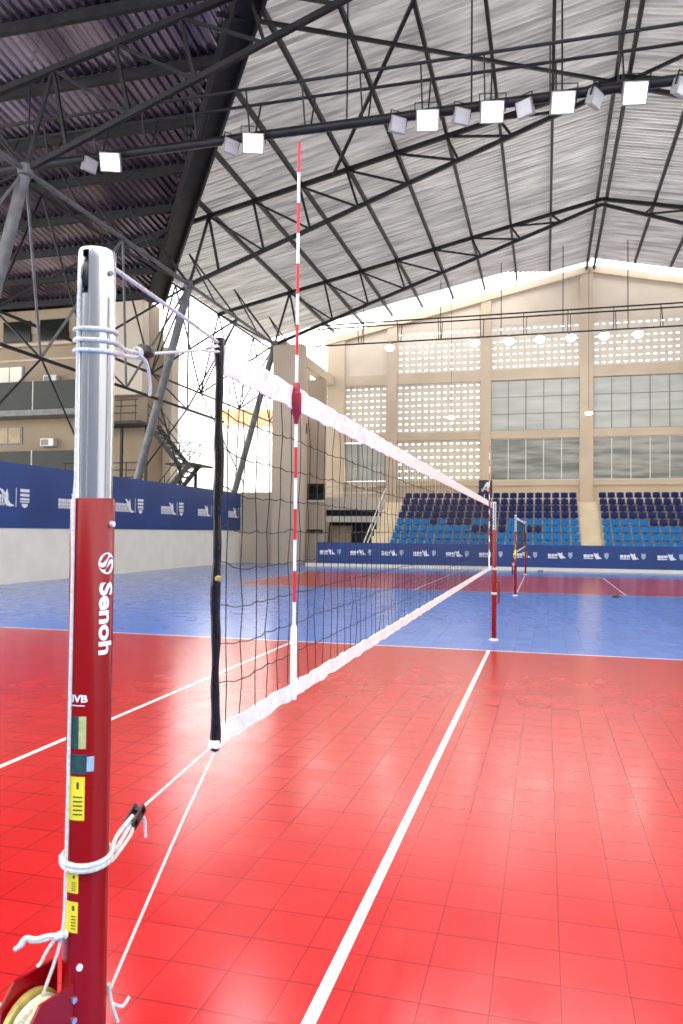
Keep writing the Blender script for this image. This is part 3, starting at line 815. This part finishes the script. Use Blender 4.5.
un_l = ['unlit grey floodlight left of the lamp beside the antenna tip', 'unlit grey floodlight left of the first lamp right of the antenna', 'unlit grey floodlight between the first and second lamps right of the antenna',
        'unlit grey floodlight between the second and third lamps right of the antenna', 'unlit grey floodlight hanging in front of the ridge beam', 'unlit grey floodlight at the right frame edge', 'unlit grey floodlight left of the lamp under the shadowed roof']
for k, x in enumerate((-8.65, -3.82, -2.12, -0.55, 1.25, 3.25, -13.2)):
    o = fl_off if k == 0 else copy_tree(fl_off)
    o.scale = (0.85, 0.85, 0.85); tag(o, un_l[k], 'floodlight', 'unlit floodlights on the near lighting truss')
    o.location = (x, 19.85, 12.66); o.rotation_euler = (R(20), 0, R((55, 40, 35, -30, 60, 50, 70)[k]))
def highbay():
    t = thing('hanging_lamp', 'x', 'lamp')
    MB().lathe([(0.10, 0.30), (0.16, 0.25), (0.30, 0.02), (0.30, 0.0)], n=16).build('shade', K['case'], t)
    MB().lathe([(0.10, -0.17), (0.22, -0.12), (0.27, 0.0)], n=16).build('bulb_lens', K['lamp_far'], t)
    return t
hb = highbay()
fl_l = ['lit round lamp leftmost on the far lighting truss', 'lit round lamp second from the left on the far lighting truss', 'third lit round lamp from the left on the far truss', 'fourth lit round lamp, middle of the far truss row',
        'lit round lamp left of the ridge pier on the far truss', 'lit round lamp just right of the ridge pier on the far truss', 'rightmost lit round lamp on the far lighting truss']
for k, x in enumerate((-8.89, -3.92, -2.01, -0.30, 1.37, 3.11, 4.87)):
    o = hb if k == 0 else copy_tree(hb)
    tag(o, fl_l[k], 'lamp', 'round lamps on the far lighting truss')
    o.location = (x, 43.9, 12.65); o.rotation_euler = (R(-25), 0, 0)
    ld = bpy.data.lights.new('lamp_light', 'POINT'); ld.energy = LAMP_W; ld.shadow_soft_size = 0.3; ld.color = (1, 0.97, 0.92)
    lo = bpy.data.objects.new('lamp_light', ld); C.objects.link(lo); lo.parent = o; lo.location = (0, 0, -0.55)
for (x, lab) in ((2.38, 'tiny white pendant hanging on a thin wire before the ridge pier'), (-5.39, 'tiny white pendant hanging on a thin wire before the breeze blocks')):
    t = thing('pendant_lamp', lab, 'lamp', group='small pendants before the gable wall')
    MB().tube([(x, 45.1, 8.6), (x, 45.1, zroof(x) + 0.04)], 0.012, 5).build('wire', K['steel'], t)
    MB().lathe([(0.04, 0.08), (0.2, 0.05), (0.2, -0.04), (0.08, -0.08)], (x, 45.1, 8.56), 14).build('lamp_head', K['lamp_far'], t)

# ------------------------------------------------------------------ net posts
P1 = (XN, 1.218); P2 = (XN, 12.51)
VIEW = math.atan2(-P1[1], -P1[0])     # direction from the near post towards the camera
def cyl_patch(name, m, parent, a0, a1, z0, z1, r, n=10):
    """thin curved sticker on a post; angles in degrees to the right (+) of the side facing the court corner."""
    mb = MB(); vs = []
    for rr in (r, r + 0.0006):
        for k in range(n + 1):
            a = VIEW + R(a0 + (a1 - a0) * k / n)
            for z in (z0, z1): vs.append((rr * math.cos(a), rr * math.sin(a), z))
    o2 = (n + 1) * 2; fs = []
    for k in range(n):
        a = 2 * k; fs.append((o2 + a, o2 + a + 2, o2 + a + 3, o2 + a + 1)); fs.append((a, a + 1, a + 3, a + 2))
        fs.append((a, a + 2, o2 + a + 2, o2 + a)); fs.append((a + 1, o2 + a + 1, o2 + a + 3, a + 3))
    fs.append((0, o2, o2 + 1, 1)); e = 2 * n; fs.append((e, e + 1, o2 + e + 1, o2 + e))
    mb.add(vs, fs); return mb.build(name, m, parent)
def text_mesh(body, size, fat=0.0):
    cu = bpy.data.curves.new('t', 'FONT'); cu.body = body; cu.size = size; cu.offset = fat; cu.extrude = 0.0; cu.resolution_u = 4
    ob = bpy.data.objects.new('t', cu); C.objects.link(ob)
    dg = bpy.context.evaluated_depsgraph_get(); me = bpy.data.meshes.new_from_object(ob.evaluated_get(dg))
    C.objects.unlink(ob); bpy.data.objects.remove(ob)
    return me
def wrap_text(name, body, parent, m, acenter, z0, length, height, r, rotated=True, fat=0.0):
    me = text_mesh(body, 1.0, fat)
    bm = bmesh.new(); bm.from_mesh(me)
    # split long faces so that they follow the curve
    bmesh.ops.triangulate(bm, faces=bm.faces[:])
    bmesh.ops.subdivide_edges(bm, edges=[e for e in bm.edges if e.calc_length() > 0.12], cuts=2)
    bmesh.ops.triangulate(bm, faces=bm.faces[:])
    xs = [v.co.x for v in bm.verts]; ys = [v.co.y for v in bm.verts]
    x0, x1, y0, y1 = min(xs), max(xs), min(ys), max(ys)
    for v in bm.verts:
        u = (v.co.x - x0) / (x1 - x0); w = (v.co.y - y0) / (y1 - y0)
        if rotated:   # reads from top to bottom, letter tops to the right
            z = z0 - u * length; s = (w - 0.5) * height
        else:
            z = z0 + (w - 0.5) * height; s = (u - 0.5) * length
        a = VIEW + R(acenter) + s / r
        v.co = (math.cos(a) * (r + 0.0008), math.sin(a) * (r + 0.0008), z)
    me2 = bpy.data.meshes.new(name); bm.to_mesh(me2); bm.free(); me2.materials.append(m)
    o = bpy.data.objects.new(name, me2); C.objects.link(o); o.parent = parent; return o
RS, RR = 0.0335, 0.0385
def make_post(near=True):
    t = thing('net_post', 'x', 'net post', (P1[0], P1[1], 0))
    # outer red sleeve
    MB().lathe([(RR, 0.02), (RR, 1.765), (RR - 0.002, 1.768), (RS, 1.768)], n=40).build('sleeve', K['red_paint'], t)
    MB().lathe([(0.075, 0.0), (0.075, 0.012), (0.05, 0.018), (0.045, 0.03)], n=32).build('floor_flange', K['ac'], t)
    # inner tube with a slot for the pulley: side ring of strips leaving a gap
    mb = MB(); n = 48
    slot = lambda a: abs(((a - (VIEW + R(-38)) + math.pi) % (2 * math.pi)) - math.pi) < R(13)
    zs = [1.2, 1.75, 2.135, 2.145, 2.20, 2.214, 2.219, 2.2205, 2.2208]; rs = [RS, RS, RS, RS, RS, RS, RS - 0.0008, RS - 0.003, RS - 0.012]
    vs = []
    for z, r in zip(zs, rs):
        for k in range(n):
            a = 2 * math.pi * k / n; vs.append((r * math.cos(a), r * math.sin(a), z))
    fs = []
    for i in range(len(zs) - 1):
        for k in range(n):
            am = 2 * math.pi * (k + 0.5) / n; k2 = (k + 1) % n
            if 2 <= i <= 4 and slot(am): continue
            fs.append((i * n + k, i * n + k2, (i + 1) * n + k2, (i + 1) * n + k))
    fs.append(tuple((len(zs) - 1) * n + k for k in range(n)))
    mb.add(vs, fs, 0, True); tube = mb.build('inner_tube', K['alu'], t)
    MB().lathe([(RS - 0.0035, 2.05), (RS - 0.0035, 2.212)], n=6).build('core', K['black'], tube) if False else None
    # groove lines of the extruded tube
    for a_ in (-20, 38):
        a = VIEW + R(a_); MB().bar((RS * math.cos(a), RS * math.sin(a), 1.77), (RS * math.cos(a), RS * math.sin(a), 2.13), 0.0015, 0.003, upv=(math.cos(a), math.sin(a), 0)).build('groove', K['case'], tube)
    a = VIEW + R(-38); c = Vector((0.012 * math.cos(a), 0.012 * math.sin(a), 2.172)); ax = Vector((-math.sin(a), math.cos(a), 0))
    pw = MB(); pts = []
    for k in range(24):
        b_ = 2 * math.pi * k / 24; pts.append(c + Vector((math.cos(a) * math.cos(b_), math.sin(a) * math.cos(b_), math.sin(b_))) * 0.022)
    pw.tube(pts, 0.007, 8, closed=True); pw.tube([c - ax * 0.006, c + ax * 0.006], 0.021, 20)
    pw.build('pulley', K['black'], t)
    a = VIEW + R(42); MB().tube([((RS - .002) * math.cos(a), (RS - .002) * math.sin(a), 2.175), ((RS + .004) * math.cos(a), (RS + .004) * math.sin(a), 2.175)], 0.005, 12).build('axle_bolt', K['mull_dark'], t)
    a = VIEW + R(55); MB().tube([((RR - .002) * math.cos(a), (RR - .002) * math.sin(a), 1.722), ((RR + .006) * math.cos(a), (RR + .006) * math.sin(a), 1.722)], 0.005, 12).build('clamp_bolt', K['ac'], t)
    # lettering and stickers
    wrap_text('lettering', 'Senoh', t, K['white'], 42, 1.618, 0.128, 0.030, RR, True, 0.034)
    # round swirl mark above the lettering
    for sgn in (0, 1):
        mb = MB(); outer = []; 
        for k in range(13):
            b_ = math.pi * (k / 12) + math.pi * sgn + R(20)
            outer.append((math.cos(b_) * 0.0175, math.sin(b_) * 0.0175))
        inner = []
        for k in range(13):
            tt = k / 12; x_ = -1 + 2 * tt
            b0 = math.pi * sgn + R(20) + math.pi
            # S-shaped inner edge
            px_ = x_ * 0.0175; py_ = 0.0055 * math.sin(x_ * math.pi) * (1 if sgn == 0 else 1) + (0.0022 if sgn == 0 else 0.0022)
            ca, sa = math.cos(R(20) + math.pi * sgn), math.sin(R(20) + math.pi * sgn)
            inner.append((px_ * ca - py_ * sa, px_ * sa + py_ * ca))
        loop = outer + inner[1:-1]
        cx_ = sum(p[0] for p in loop) / len(loop); cy_ = sum(p[1] for p in loop) / len(loop)
        vs = []
        for (s_, w_) in loop:
            a = VIEW + R(42) + s_ / RR; vs.append((math.cos(a) * (RR + .0009), math.sin(a) * (RR + .0009), 1.652 + w_ * 1.1))
        mb.add(vs, [tuple(range(len(vs)))]); mb.build('swirl_mark', K['white'], t)
    wrap_text('federation_mark', 'FIVB', t, K['white'], -33, 1.415, 0.038, 0.013, RR, False, 0.03)
    cyl_patch('federation_line', K['white'], t, -55, -12, 1.402, 1.4035, RR)
    g = cyl_patch('label_strip', K['olive'], t, -26, -7, 1.328, 1.384, RR)
    cyl_patch('label_strip', K['dark_green'], t, -62, -27, 1.328, 1.384, RR)
    cyl_patch('oval_label', K['dark_green'], t, -62, -4, 1.284, 1.318, RR)
    cyl_patch('oval_label', K['grey_blue'], t, -4, 14, 1.288, 1.314, RR)
    cyl_patch('oval_label', K['grey_blue'], t, -70, -62, 1.287, 1.315, RR)
    for (a0, a1, z0, z1) in ((-62, -8, 1.204, 1.279), (-62, -20, 1.078, 1.113), (-62, -20, 1.010, 1.063)):
        y_ = cyl_patch('warning_label', K['yellow'], t, a0, a1, z0, z1, RR)
        mb = MB()
        hgt = z1 - z0
        for q_ in (0.12, 0.22, 0.32, 0.42, 0.52):
            zz = z0 + hgt * q_
            cyl_patch('small_print', K['ink'], y_, a0 + 24, a1 - 5, zz, zz + hgt * 0.03, RR + 0.0005)
        cyl_patch('small_print', K['ink'], y_, (a0 + a1) / 2 + 6, (a0 + a1) / 2 + 12, z0 + hgt * 0.72, z0 + hgt * 0.88, RR + 0.0005)
    # winch box on the side away from the court (-Y)
    wn_ = K['red_paint']; WR = R(-15)
    for sx, zt, nm in ((0.012, 0.922, 1), (-0.056, 0.940, 0)):
        poly = [(-0.015, zt), (-0.105, zt), (-0.128, zt - 0.03), (-0.135, 0.80), (-0.135, 0.62), (-0.10, 0.58), (-0.015, 0.58)]
        MB().prism(poly, 'x', sx - 0.003, sx + 0.003).build('winch_plate', wn_, t, rz=WR)
    MB().box(-0.056, 0.012, -0.125, -0.030, 0.58, 0.588).build('winch_floor', wn_, t, rz=WR)
    RC = (-0.078, 0.856)
    MB().tube([(-0.034, RC[0], RC[1]), (0.008, RC[0], RC[1])], 0.048, 28).build('reel', K['rope_cream'], t, rz=WR)
    for k in range(6):
        pts = []
        for j in range(28):
            b_ = 2 * math.pi * j / 28; pts.append((-0.029 + 0.0068 * k + 0.0015 * math.sin(j), RC[0] + math.cos(b_) * 0.050, RC[1] + math.sin(b_) * 0.050))
        MB().tube(pts, 0.0045, 6, closed=True).build('wound_rope', K['rope_cream'], t, rz=WR)
    MB().tube([(-0.047, RC[0], RC[1]), (-0.036, RC[0], RC[1])], 0.060, 32).build('reel_disc', K['brass'], t, rz=WR)
    MB().tube([(-0.062, RC[0], RC[1]), (0.022, RC[0], RC[1])], 0.009, 12).build('axle', K['bluebolt'], t, rz=WR)
    MB().tube([(0.015, RC[0], RC[1]), (0.022, RC[0], RC[1])], 0.013, 6).build('hex_nut', K['bluebolt'], t, rz=WR)
    for (yy_, zz_) in ((-0.038, 0.897), (-0.038, 0.862), (-0.112, 0.862), (-0.04, 0.64), (-0.11, 0.64)):
        MB().tube([(0.015, yy_, zz_), (0.020, yy_, zz_)], 0.0055, 12).build('bolt', K['bolt'], t, rz=WR)
    a = VIEW + R(-12); MB().tube([((RR - .002) * math.cos(a), (RR - .002) * math.sin(a), 0.952), ((RR + .004) * math.cos(a), (RR + .004) * math.sin(a), 0.952)], 0.0055, 12).build('bolt', K['ac'], t)
    return t
post = make_post()
tag(post, 'near net post with aluminium top, red sleeve and white lettering, in the left foreground', 'net post', 'volleyball net posts')
p2 = copy_tree(post); p2.location = (P2[0], P2[1], 0); p2.rotation_euler.z = math.pi
tag(p2, 'red and silver net post standing at the far end of the near net', 'net post', 'volleyball net posts')
for y, lab in ((S2 - 1.15, 'nearer red net post of the second court'), (S2 + 9 + 1.15, 'farther red net post of the second court, in front of the seats')):
    c = copy_tree(post); c.location = (XN, y, 0); c.rotation_euler.z = 0 if y < 25 else math.pi; tag(c, lab, 'net post', 'volleyball net posts')

# ------------------------------------------------------------------ nets
NT = 2.185
def band_mesh(y0, y1, z0, z1, amp, n=160, thick=0.006):
    mb = MB(); vs = []; fs = []; rnd = random.Random(5)
    rows = 4
    ph = [rnd.uniform(0, 6.28) for _ in range(8)]
    for side in (-1, 1):
        for i in range(n + 1):
            y = y0 + (y1 - y0) * i / n
            for r in range(rows + 1):
                z = z0 + (z1 - z0) * r / rows
                off = amp * (math.sin(y * 21 + ph[0] + z * 30) + 0.7 * math.sin(y * 47 + ph[1] - z * 55) + 0.5 * math.sin(y * 83 + ph[2]))
                dz = amp * 0.8 * math.sin(y * 33 + ph[3])
                vs.append((side * thick / 2 + off, y, z + dz))
    W_ = rows + 1; O = (n + 1) * W_
    for i in range(n):
        for r in range(rows):
            a = i * W_ + r
            fs.append((a, a + 1, a + W_ + 1, a + W_)); fs.append((O + a, O + a + W_, O + a + W_ + 1, O + a + 1))
        fs.append((i * W_, (i + 1) * W_, O + (i + 1) * W_, O + i * W_))
        t_ = rows; fs.append((i * W_ + t_, O + i * W_ + t_, O + (i + 1) * W_ + t_, (i + 1) * W_ + t_))
    fs.append(tuple(range(W_)) + tuple(O + r for r in reversed(range(W_))))
    e = n * W_; fs.append(tuple(e + r for r in range(W_)) + tuple(O + e + r for r in reversed(range(W_))))
    return mb.add(vs, fs, 0, True)
def make_net(label, s0, cordm, detail=True, ln=None):
    t = thing('volleyball_net', label, 'net', (XN, s0, 0), group='volleyball nets')
    L0, L1 = -0.60, 9.55
    rnd = random.Random(11)
    MB_top = band_mesh(L0 + 0.02, L1, NT - 0.075, NT, 0.0028 if detail else 0.001, 260 if detail else 40)
    MB_top.build('top_band', K['band'], t)
    band_mesh(L0 + 0.0, L1, NT - 1.015, NT - 0.965, 0.003 if detail else 0.001, 260 if detail else 40).build('bottom_band', K['band'], t)
    # cords
    mb = MB(); nv = int((L1 - L0) / 0.1); ztop, zbot_ = NT - 0.075, NT - 0.965
    nh = 9; P_ = {}
    for i in range(nv + 1):
        for j in range(nh + 1):
            y = L0 + 0.06 + 0.1 * i; z = ztop + (zbot_ - ztop) * j / nh
            jy, jz, jx = rnd.gauss(0, 0.0028), rnd.gauss(0, 0.0025), rnd.gauss(0, 0.003)
            if j in (0, nh): jy *= 0.4; jz = 0
            # the cords sag out of their squares near the sleeve
            sag = -0.010 * math.exp(-max(0, y - L0) / 0.5) * (1 - abs(j / nh - 0.5)) if 0 < j < nh else 0
            P_[i, j] = (jx, min(y + jy, L1 - 0.02), z + jz + sag * (1 if i else -1))
    for i in range(nv + 1):
        if P_[i, 0][1] > L1: continue
        mb.tube([P_[i, j] for j in range(nh + 1)], 0.0016, 4, caps=False)
    for j in range(1, nh):
        pts = []
        for i in range(nv + 1):
            pts.append(P_[i, j])
            if detail and i < nv:
                a_, b_ = P_[i, j], P_[i + 1, j]; pts.append(((a_[0] + b_[0]) / 2, (a_[1] + b_[1]) / 2, (a_[2] + b_[2]) / 2 - 0.005))
        mb.tube([(0, L0, P_[0, j][2] + 0.005)] + pts, 0.0016, 4, caps=False)
    if detail:
        for i in range(0, min(nv + 1, 60)):
            for j in range(1, nh):
                x, y, z = P_[i, j]; r = 0.0034
                mb.add([(x + r, y, z), (x - r, y, z), (x, y + r, z), (x, y - r, z), (x, y, z + r), (x, y, z - r)],
                       [(0, 2, 4), (2, 1, 4), (1, 3, 4), (3, 0, 4), (2, 0, 5), (1, 2, 5), (3, 1, 5), (0, 3, 5)])
    mb.build('mesh', cordm, t)
    # side sleeves (crumpled black tube with dowel)
    for y in (L0, L1):
        pts = []; rs = []
        for k in range(60):
            z = NT - 1.02 + 1.03 * k / 59
            pts.append((0.0015 * math.sin(k * 0.5), y + 0.0035 * math.sin(k * 0.17 + 1) - 0.002, z))
            rs.append((0.0115 + 0.0009 * math.sin(k * 0.9) + 0.0015 * math.sin(k * 0.33 + 1)) if detail else 0.012)
        rs[0] = 0.010
        MB().tube(pts, rs, 12).build('side_sleeve', K['strap'], t)
        if detail and y == L0:
            MB().box(-0.012, 0.014, y - 0.014, y + 0.012, NT - 1.012, NT - 0.992, bev=0.003).build('sleeve_tip', K['band'], t)
            MB().lathe([(0.004, 0.0), (0.009, 0.004), (0.009, 0.012), (0.003, 0.016)], (0.008, y - 0.010, NT - 0.60), 12).build('eyelet', K['brass'], t)
    return t
net1 = make_net('long near volleyball net with white bands and black mesh, crossing the red court', S1, K['cord'])
net2 = make_net('small distant net of the second court with dark mesh', S2, K['cord_green'], False)

# antennas
def antenna(y, label):
    t = thing('net_antenna', label, 'antenna', (XN, y, 0), group='striped antennas on the near net')
    z0 = NT - 1.0; mb = MB(); x0 = 0.012
    for k in range(18):
        za, zb = z0 + 0.1 * k, z0 + 0.1 * (k + 1)
        mb.tube([(x0, 0, za), (x0, 0, zb)], 0.0052, 10, mi=1 if k % 2 == 1 else 0)
    mb.build('rod', [K['ant_white'], K['ant_red']], t)
    MB().tube([(x0, 0, z0 - 0.012), (x0, 0, z0 + 0.03), (x0, 0, z0 + 0.215), (x0, 0, z0 + 0.225)], [0.011, 0.0105, 0.0105, 0.008], 12).build('lower_pocket', K['band'], t)
    mb = MB(); mb.tube([(x0, 0, NT - 0.125), (x0, 0, NT - 0.10), (x0, 0, NT - 0.09), (x0, 0, NT - 0.025), (x0, 0, NT - 0.02), (x0, 0, NT + 0.005), (x0, 0, NT + 0.01)], [0.007, 0.010, 0.0165, 0.0165, 0.012, 0.012, 0.008], 14)
    mb.build('clamp_pocket', K['crimson'], t)
    MB().tube([(x0, 0, NT + 0.76), (x0, 0, NT + 0.80), (x0, 0, NT + 0.802)], [0.0055, 0.0062, 0.004], 10).build('tip_cap', K['ant_red'], t)
antenna(S1 - 0.024, 'tall red and white striped antenna on the near net, next to the near post')
antenna(S1 + 9 - 0.15, 'small red and white striped antenna at the far end of the near net')

# ------------------------------------------------------------------ ropes on the near post
def smooth(pts, n=8):
    pts = [Vector(p) for p in pts]; out = []
    for i in range(len(pts) - 1):
        p0, p1, p2_, p3 = pts[max(i - 1, 0)], pts[i], pts[i + 1], pts[min(i + 2, len(pts) - 1)]
        for k in range(n):
            t = k / n; out.append(0.5 * ((2 * p1) + (-p0 + p2_) * t + (2 * p0 - 5 * p1 + 4 * p2_ - p3) * t * t + (-p0 + 3 * p1 - 3 * p2_ + p3) * t ** 3))
    out.append(pts[-1]); return out
def V(ang, r, z, c=P1):
    a = VIEW + R(ang); return Vector((c[0] + r * math.cos(a), c[1] + r * math.sin(a), z))
YN = S1 - 0.60   # net end
# top cable
o = MB().tube([V(60, 0.030, 2.190), (XN + 0.004, YN - 0.16, NT + 0.005), (XN, YN + 0.03, NT - 0.004)], 0.0042, 8).build('net_cable', K['rope'])
tag(o, 'thick pale cable from the top of the near post to the net top', 'cable')
# upper tie: three loops and the run to the net
def loops(levels, r0, rr, tiltd, c=P1):
    pts = []
    for li, z in enumerate(levels):
        for k in range(25):
            ang = -180 + 360 * k / 25
            zn = levels[li + 1] if li + 1 < len(levels) else z
            pts.append(V(ang + 90, r0 + rr, z + (zn - z) * (k / 25) ** 6 + tiltd * math.sin(R(ang)), c))
    return pts
t = thing('upper_tie_rope', 'white rope looped three times round the aluminium tube and running to the net', 'rope')
MB().tube(loops([2.073, 2.053, 2.034], RS, 0.0035, 0.003), 0.0038, 8).build('loops', K['rope'], t)
cl = Vector((XN + 0.004, 1.388, 2.074))
MB().tube(smooth([V(70, RS + .004, 2.053), (XN + 0.012, 1.30, 2.058), cl + Vector((0, -0.018, -0.006))]), 0.0042, 8).build('run', K['rope'], t)
MB().tube(smooth([V(72, RS + .003, 2.036), (XN + 0.010, 1.31, 2.048), cl + Vector((0, -0.02, -0.012))]), 0.0042, 8).build('run', K['rope'], t)
for k in range(3): MB().tube([cl + Vector((0.008 * math.cos(b_ * 0.7), -0.034 + 0.004 * k, 0.010 * math.sin(b_ * 0.7) - 0.008)) for b_ in range(9)], 0.0034, 6, closed=True).build('knot', K['rope'], t)
MB().tube([cl + Vector((0, 0.012, 0.0)), (XN, YN - 0.09, 2.146), (XN, YN - 0.012, 2.178)], 0.0032, 8).build('run', K['rope'], t)
MB().tube([(XN + .004, YN - 0.09, 2.143), (XN + .004, YN + 0.012, 2.166)], 0.0032, 8).build('run', K['rope'], t)
MB().tube([(XN + .004, YN - 0.09, 2.152), (XN + .004, YN + 0.012, 2.180)], 0.0028, 8).build('run', K['rope'], t)
MB().tube(smooth([cl + Vector((0.006, -0.026, -0.014)), cl + Vector((0.010, -0.01, -0.026)), cl + Vector((0.006, 0.008, -0.05)), cl + Vector((0.004, 0.016, -0.072)), cl + Vector((0.0, 0.02, -0.085))]), 0.0036, 8).build('loose_end', K['rope'], t)
tb = thing('cord_toggle', 'small dark brown cord toggle on the upper tie rope', 'toggle')
mb = MB(); mb.tube([cl + Vector((0, -0.022, -0.006)), cl + Vector((0, -0.014, -0.002)), cl + Vector((0, 0.012, 0.004)), cl + Vector((0, 0.022, 0.006))], [0.010, 0.0165, 0.0155, 0.008], 8)
mb.build('body', K['brown'], tb)
MB().box(cl.x - 0.017, cl.x + 0.017, cl.y - 0.006, cl.y + 0.008, cl.z - 0.003, cl.z + 0.004).build('rib', K['black'], tb)
# lower tie
t = thing('lower_tie_rope', 'white rope wrapped round the red sleeve and pulled up to the net bottom corner', 'rope')
MB().tube(loops([1.132, 1.124], RR, 0.004, 0.006), 0.0048, 8).build('loops', K['rope'], t)
bk = Vector((XN, 1.385, 1.140))
MB().tube(smooth([V(95, RR + .005, 1.130), (XN + 0.012, 1.30, 1.112), bk + Vector((0, -0.008, -0.006))]), 0.0042, 8).build('run', K['rope'], t)
MB().tube(smooth([V(100, RR + .004, 1.118), (XN + 0.004, 1.31, 1.126), bk + Vector((0, -0.010, 0.002))]), 0.0042, 8).build('run', K['rope'], t)
MB().tube(smooth([V(75, RR + .005, 1.118), (XN + 0.014, 1.29, 1.098), (XN + 0.010, 1.35, 1.115), bk + Vector((0.004, -0.012, -0.01))]), 0.0036, 8).build('run', K['rope'], t)
MB().tube([bk + Vector((0, 0.012, 0.004)), (XN, YN - 0.01, NT - 1.005)], 0.0030, 8).build('run', K['rope'], t)
MB().tube(smooth([bk + Vector((0.004, 0.014, -0.004)), bk + Vector((0.006, 0.028, -0.02)), bk + Vector((0.006, 0.032, -0.055))]), 0.0032, 8).build('loose_end', K['rope'], t)
tb = thing('tension_buckle', 'small black tension buckle on the lower tie rope', 'buckle')
mb = MB()
for sx in (-0.009, 0.009): mb.bar(bk + Vector((sx, -0.022, -0.014)), bk + Vector((sx, 0.020, 0.010)), 0.004, 0.020)
mb.build('side_plate', K['black'], tb)
MB().tube([bk + Vector((-0.011, 0.012, 0.006)), bk + Vector((0.011, 0.012, 0.006))], 0.006, 10).build('roller', K['black'], tb)
MB().tube([bk + Vector((-0.011, -0.014, -0.009)), bk + Vector((0.011, -0.014, -0.009))], 0.006, 10).build('roller', K['black'], tb)
# long straight cord down to the post foot
o = MB().tube(smooth([(XN + 0.002, YN + 0.0, NT - 1.02), (XN + 0.01, 1.55, 1.045), V(100, RR + 0.003, 0.872)]), 0.0030, 8).build('slanting_cord', K['rope'])
tag(o, 'long thin white cord slanting from the net bottom corner down to the post', 'cord')
t = thing('foot_tie_rope', 'white rope end knotted low on the post at the bottom frame edge', 'rope')
MB().tube(loops([0.872, 0.864], RR, 0.003, 0.002), 0.0032, 8).build('loops', K['rope'], t) if False else None
MB().tube(smooth([V(88, RR + .003, 0.895), V(96, RR + .006, 0.87), V(92, RR + .012, 0.845), V(96, RR + .02, 0.82)]), 0.0034, 8).build('cord', K['rope'], t)
MB().tube(smooth([V(96, RR + .008, 0.856), V(104, RR + .03, 0.84), V(108, RR + .045, 0.85)]), 0.0030, 8).build('loose_end', K['rope'], t)
# vertical cord down the post into the winch
vc = [V(-50, RR + 0.0035, 1.765), V(-50, RR + 0.004, 1.45), V(-50, RR + 0.006, 1.12), V(-50, RR + 0.012, 1.008), Vector((P1[0] - 0.040, P1[1] - 0.062, 0.912))]
o = MB().tube([V(-50, 0.030, 2.2), V(-44, RS + 0.002, 2.192)] + [V(-56, RS + 0.0035, 2.13), V(-52, RS + 0.0045, 1.80)] + smooth(vc, 4), 0.0030, 8).build('hoist_cord', K['rope'])
tag(o, 'thin white hoist cord running straight down the near post into the winch', 'cord')
t = thing('knotted_cord_end', 'knotted white cord ends sticking out left above the winch', 'rope')
kn = V(-50, RR + 0.013, 1.008)
left = Vector((-r2.x, -r2.y, 0)).normalized()
def LL(l, z, d=0.0): return kn + left * l + Vector((0, 0, z))
MB().tube(smooth([LL(0, 0.0), LL(0.02, 0.0), LL(0.045, -0.006), LL(0.06, -0.004), LL(0.068, -0.016), LL(0.080, -0.024)]), 0.0042, 8).build('strand', K['rope'], t)
MB().tube(smooth([LL(0, 0.006), LL(0.025, -0.006), LL(0.05, -0.010), LL(0.062, -0.004), LL(0.076, -0.022)]), 0.0036, 8).build('strand', K['rope'], t)
MB().tube(smooth([LL(0.008, -0.002), LL(0.022, -0.022), LL(0.034, -0.045), LL(0.040, -0.052)]), 0.0032, 8).build('strand', K['rope'], t)
MB().tube([kn + Vector((0.008 * math.cos(b_ * 0.7), 0.008 * math.sin(b_ * 0.7), 0.004 * math.sin(b_))) for b_ in range(9)], 0.0045, 6, closed=True).build('knot', K['rope'], t)

# far post rope bits
for z, lab in ((0.74, 'white tie wrapped low round the far post of the near net'), (1.14, 'white rope tying the far bottom corner of the near net to its post')):
    t = thing('post_tie', lab, 'rope', group='rope ties on the far post')
    MB().tube(loops([z, z + 0.012, z + 0.024], RR, 0.004, 0.006, P2), 0.006, 6).build('loops', K['rope'], t)
    if z > 1: MB().tube([(XN, P2[1] - 0.04, z + 0.02), (XN, S1 + 9.55, NT - 1.0)], 0.005, 6).build('run', K['rope'], t)
o = MB().tube([(XN, P2[1], 2.19), (XN, S1 + 9.55, NT)], 0.005, 6).build('net_cable', K['rope']); tag(o, 'short cable end between the far post top and the net', 'cable')
for k, (y, s_) in enumerate(((S2 - 1.15, 1), (S2 + 10.15, -1))):
    for z in (NT, NT - 1.0):
        o = MB().tube([(XN, y, z), (XN, S2 - 0.6 if s_ == 1 else S2 + 9.55, z)], 0.007, 6).build('rope', K['rope'])
        tag(o, '%s cord joining the second court net to its %s post' % ('upper' if z > 2 else 'lower', 'nearer' if s_ == 1 else 'farther'), 'cord')
o = MB().box(-0.03, 0.03, -0.12, 0.12, NT - 1.06, NT - 0.94, bev=0.01).build('yellow_pad', K['yellow'], None, (XN, S2 - 1.15, 0)); tag(o, 'small yellow band on the nearer post of the second court', 'band')

# small things on the court floor
o = MB().lathe([(0.10, 0), (0.10, 0.03), (0.06, 0.05)], n=20).build('rubber_disc', K['black'], None, (1.88, 22.2, 0)); tag(o, 'small black rubber disc lying on the blue floor right of the second court net', 'disc')
o = MB().box(-0.12, 0.12, -0.08, 0.08, 0, 0.06, bev=0.015).build('floor_box', K['steel_grey'], None, (-0.2, 35.9, 0)); tag(o, 'small grey box on the floor before the stand banner', 'box', 'small boxes before the banner')
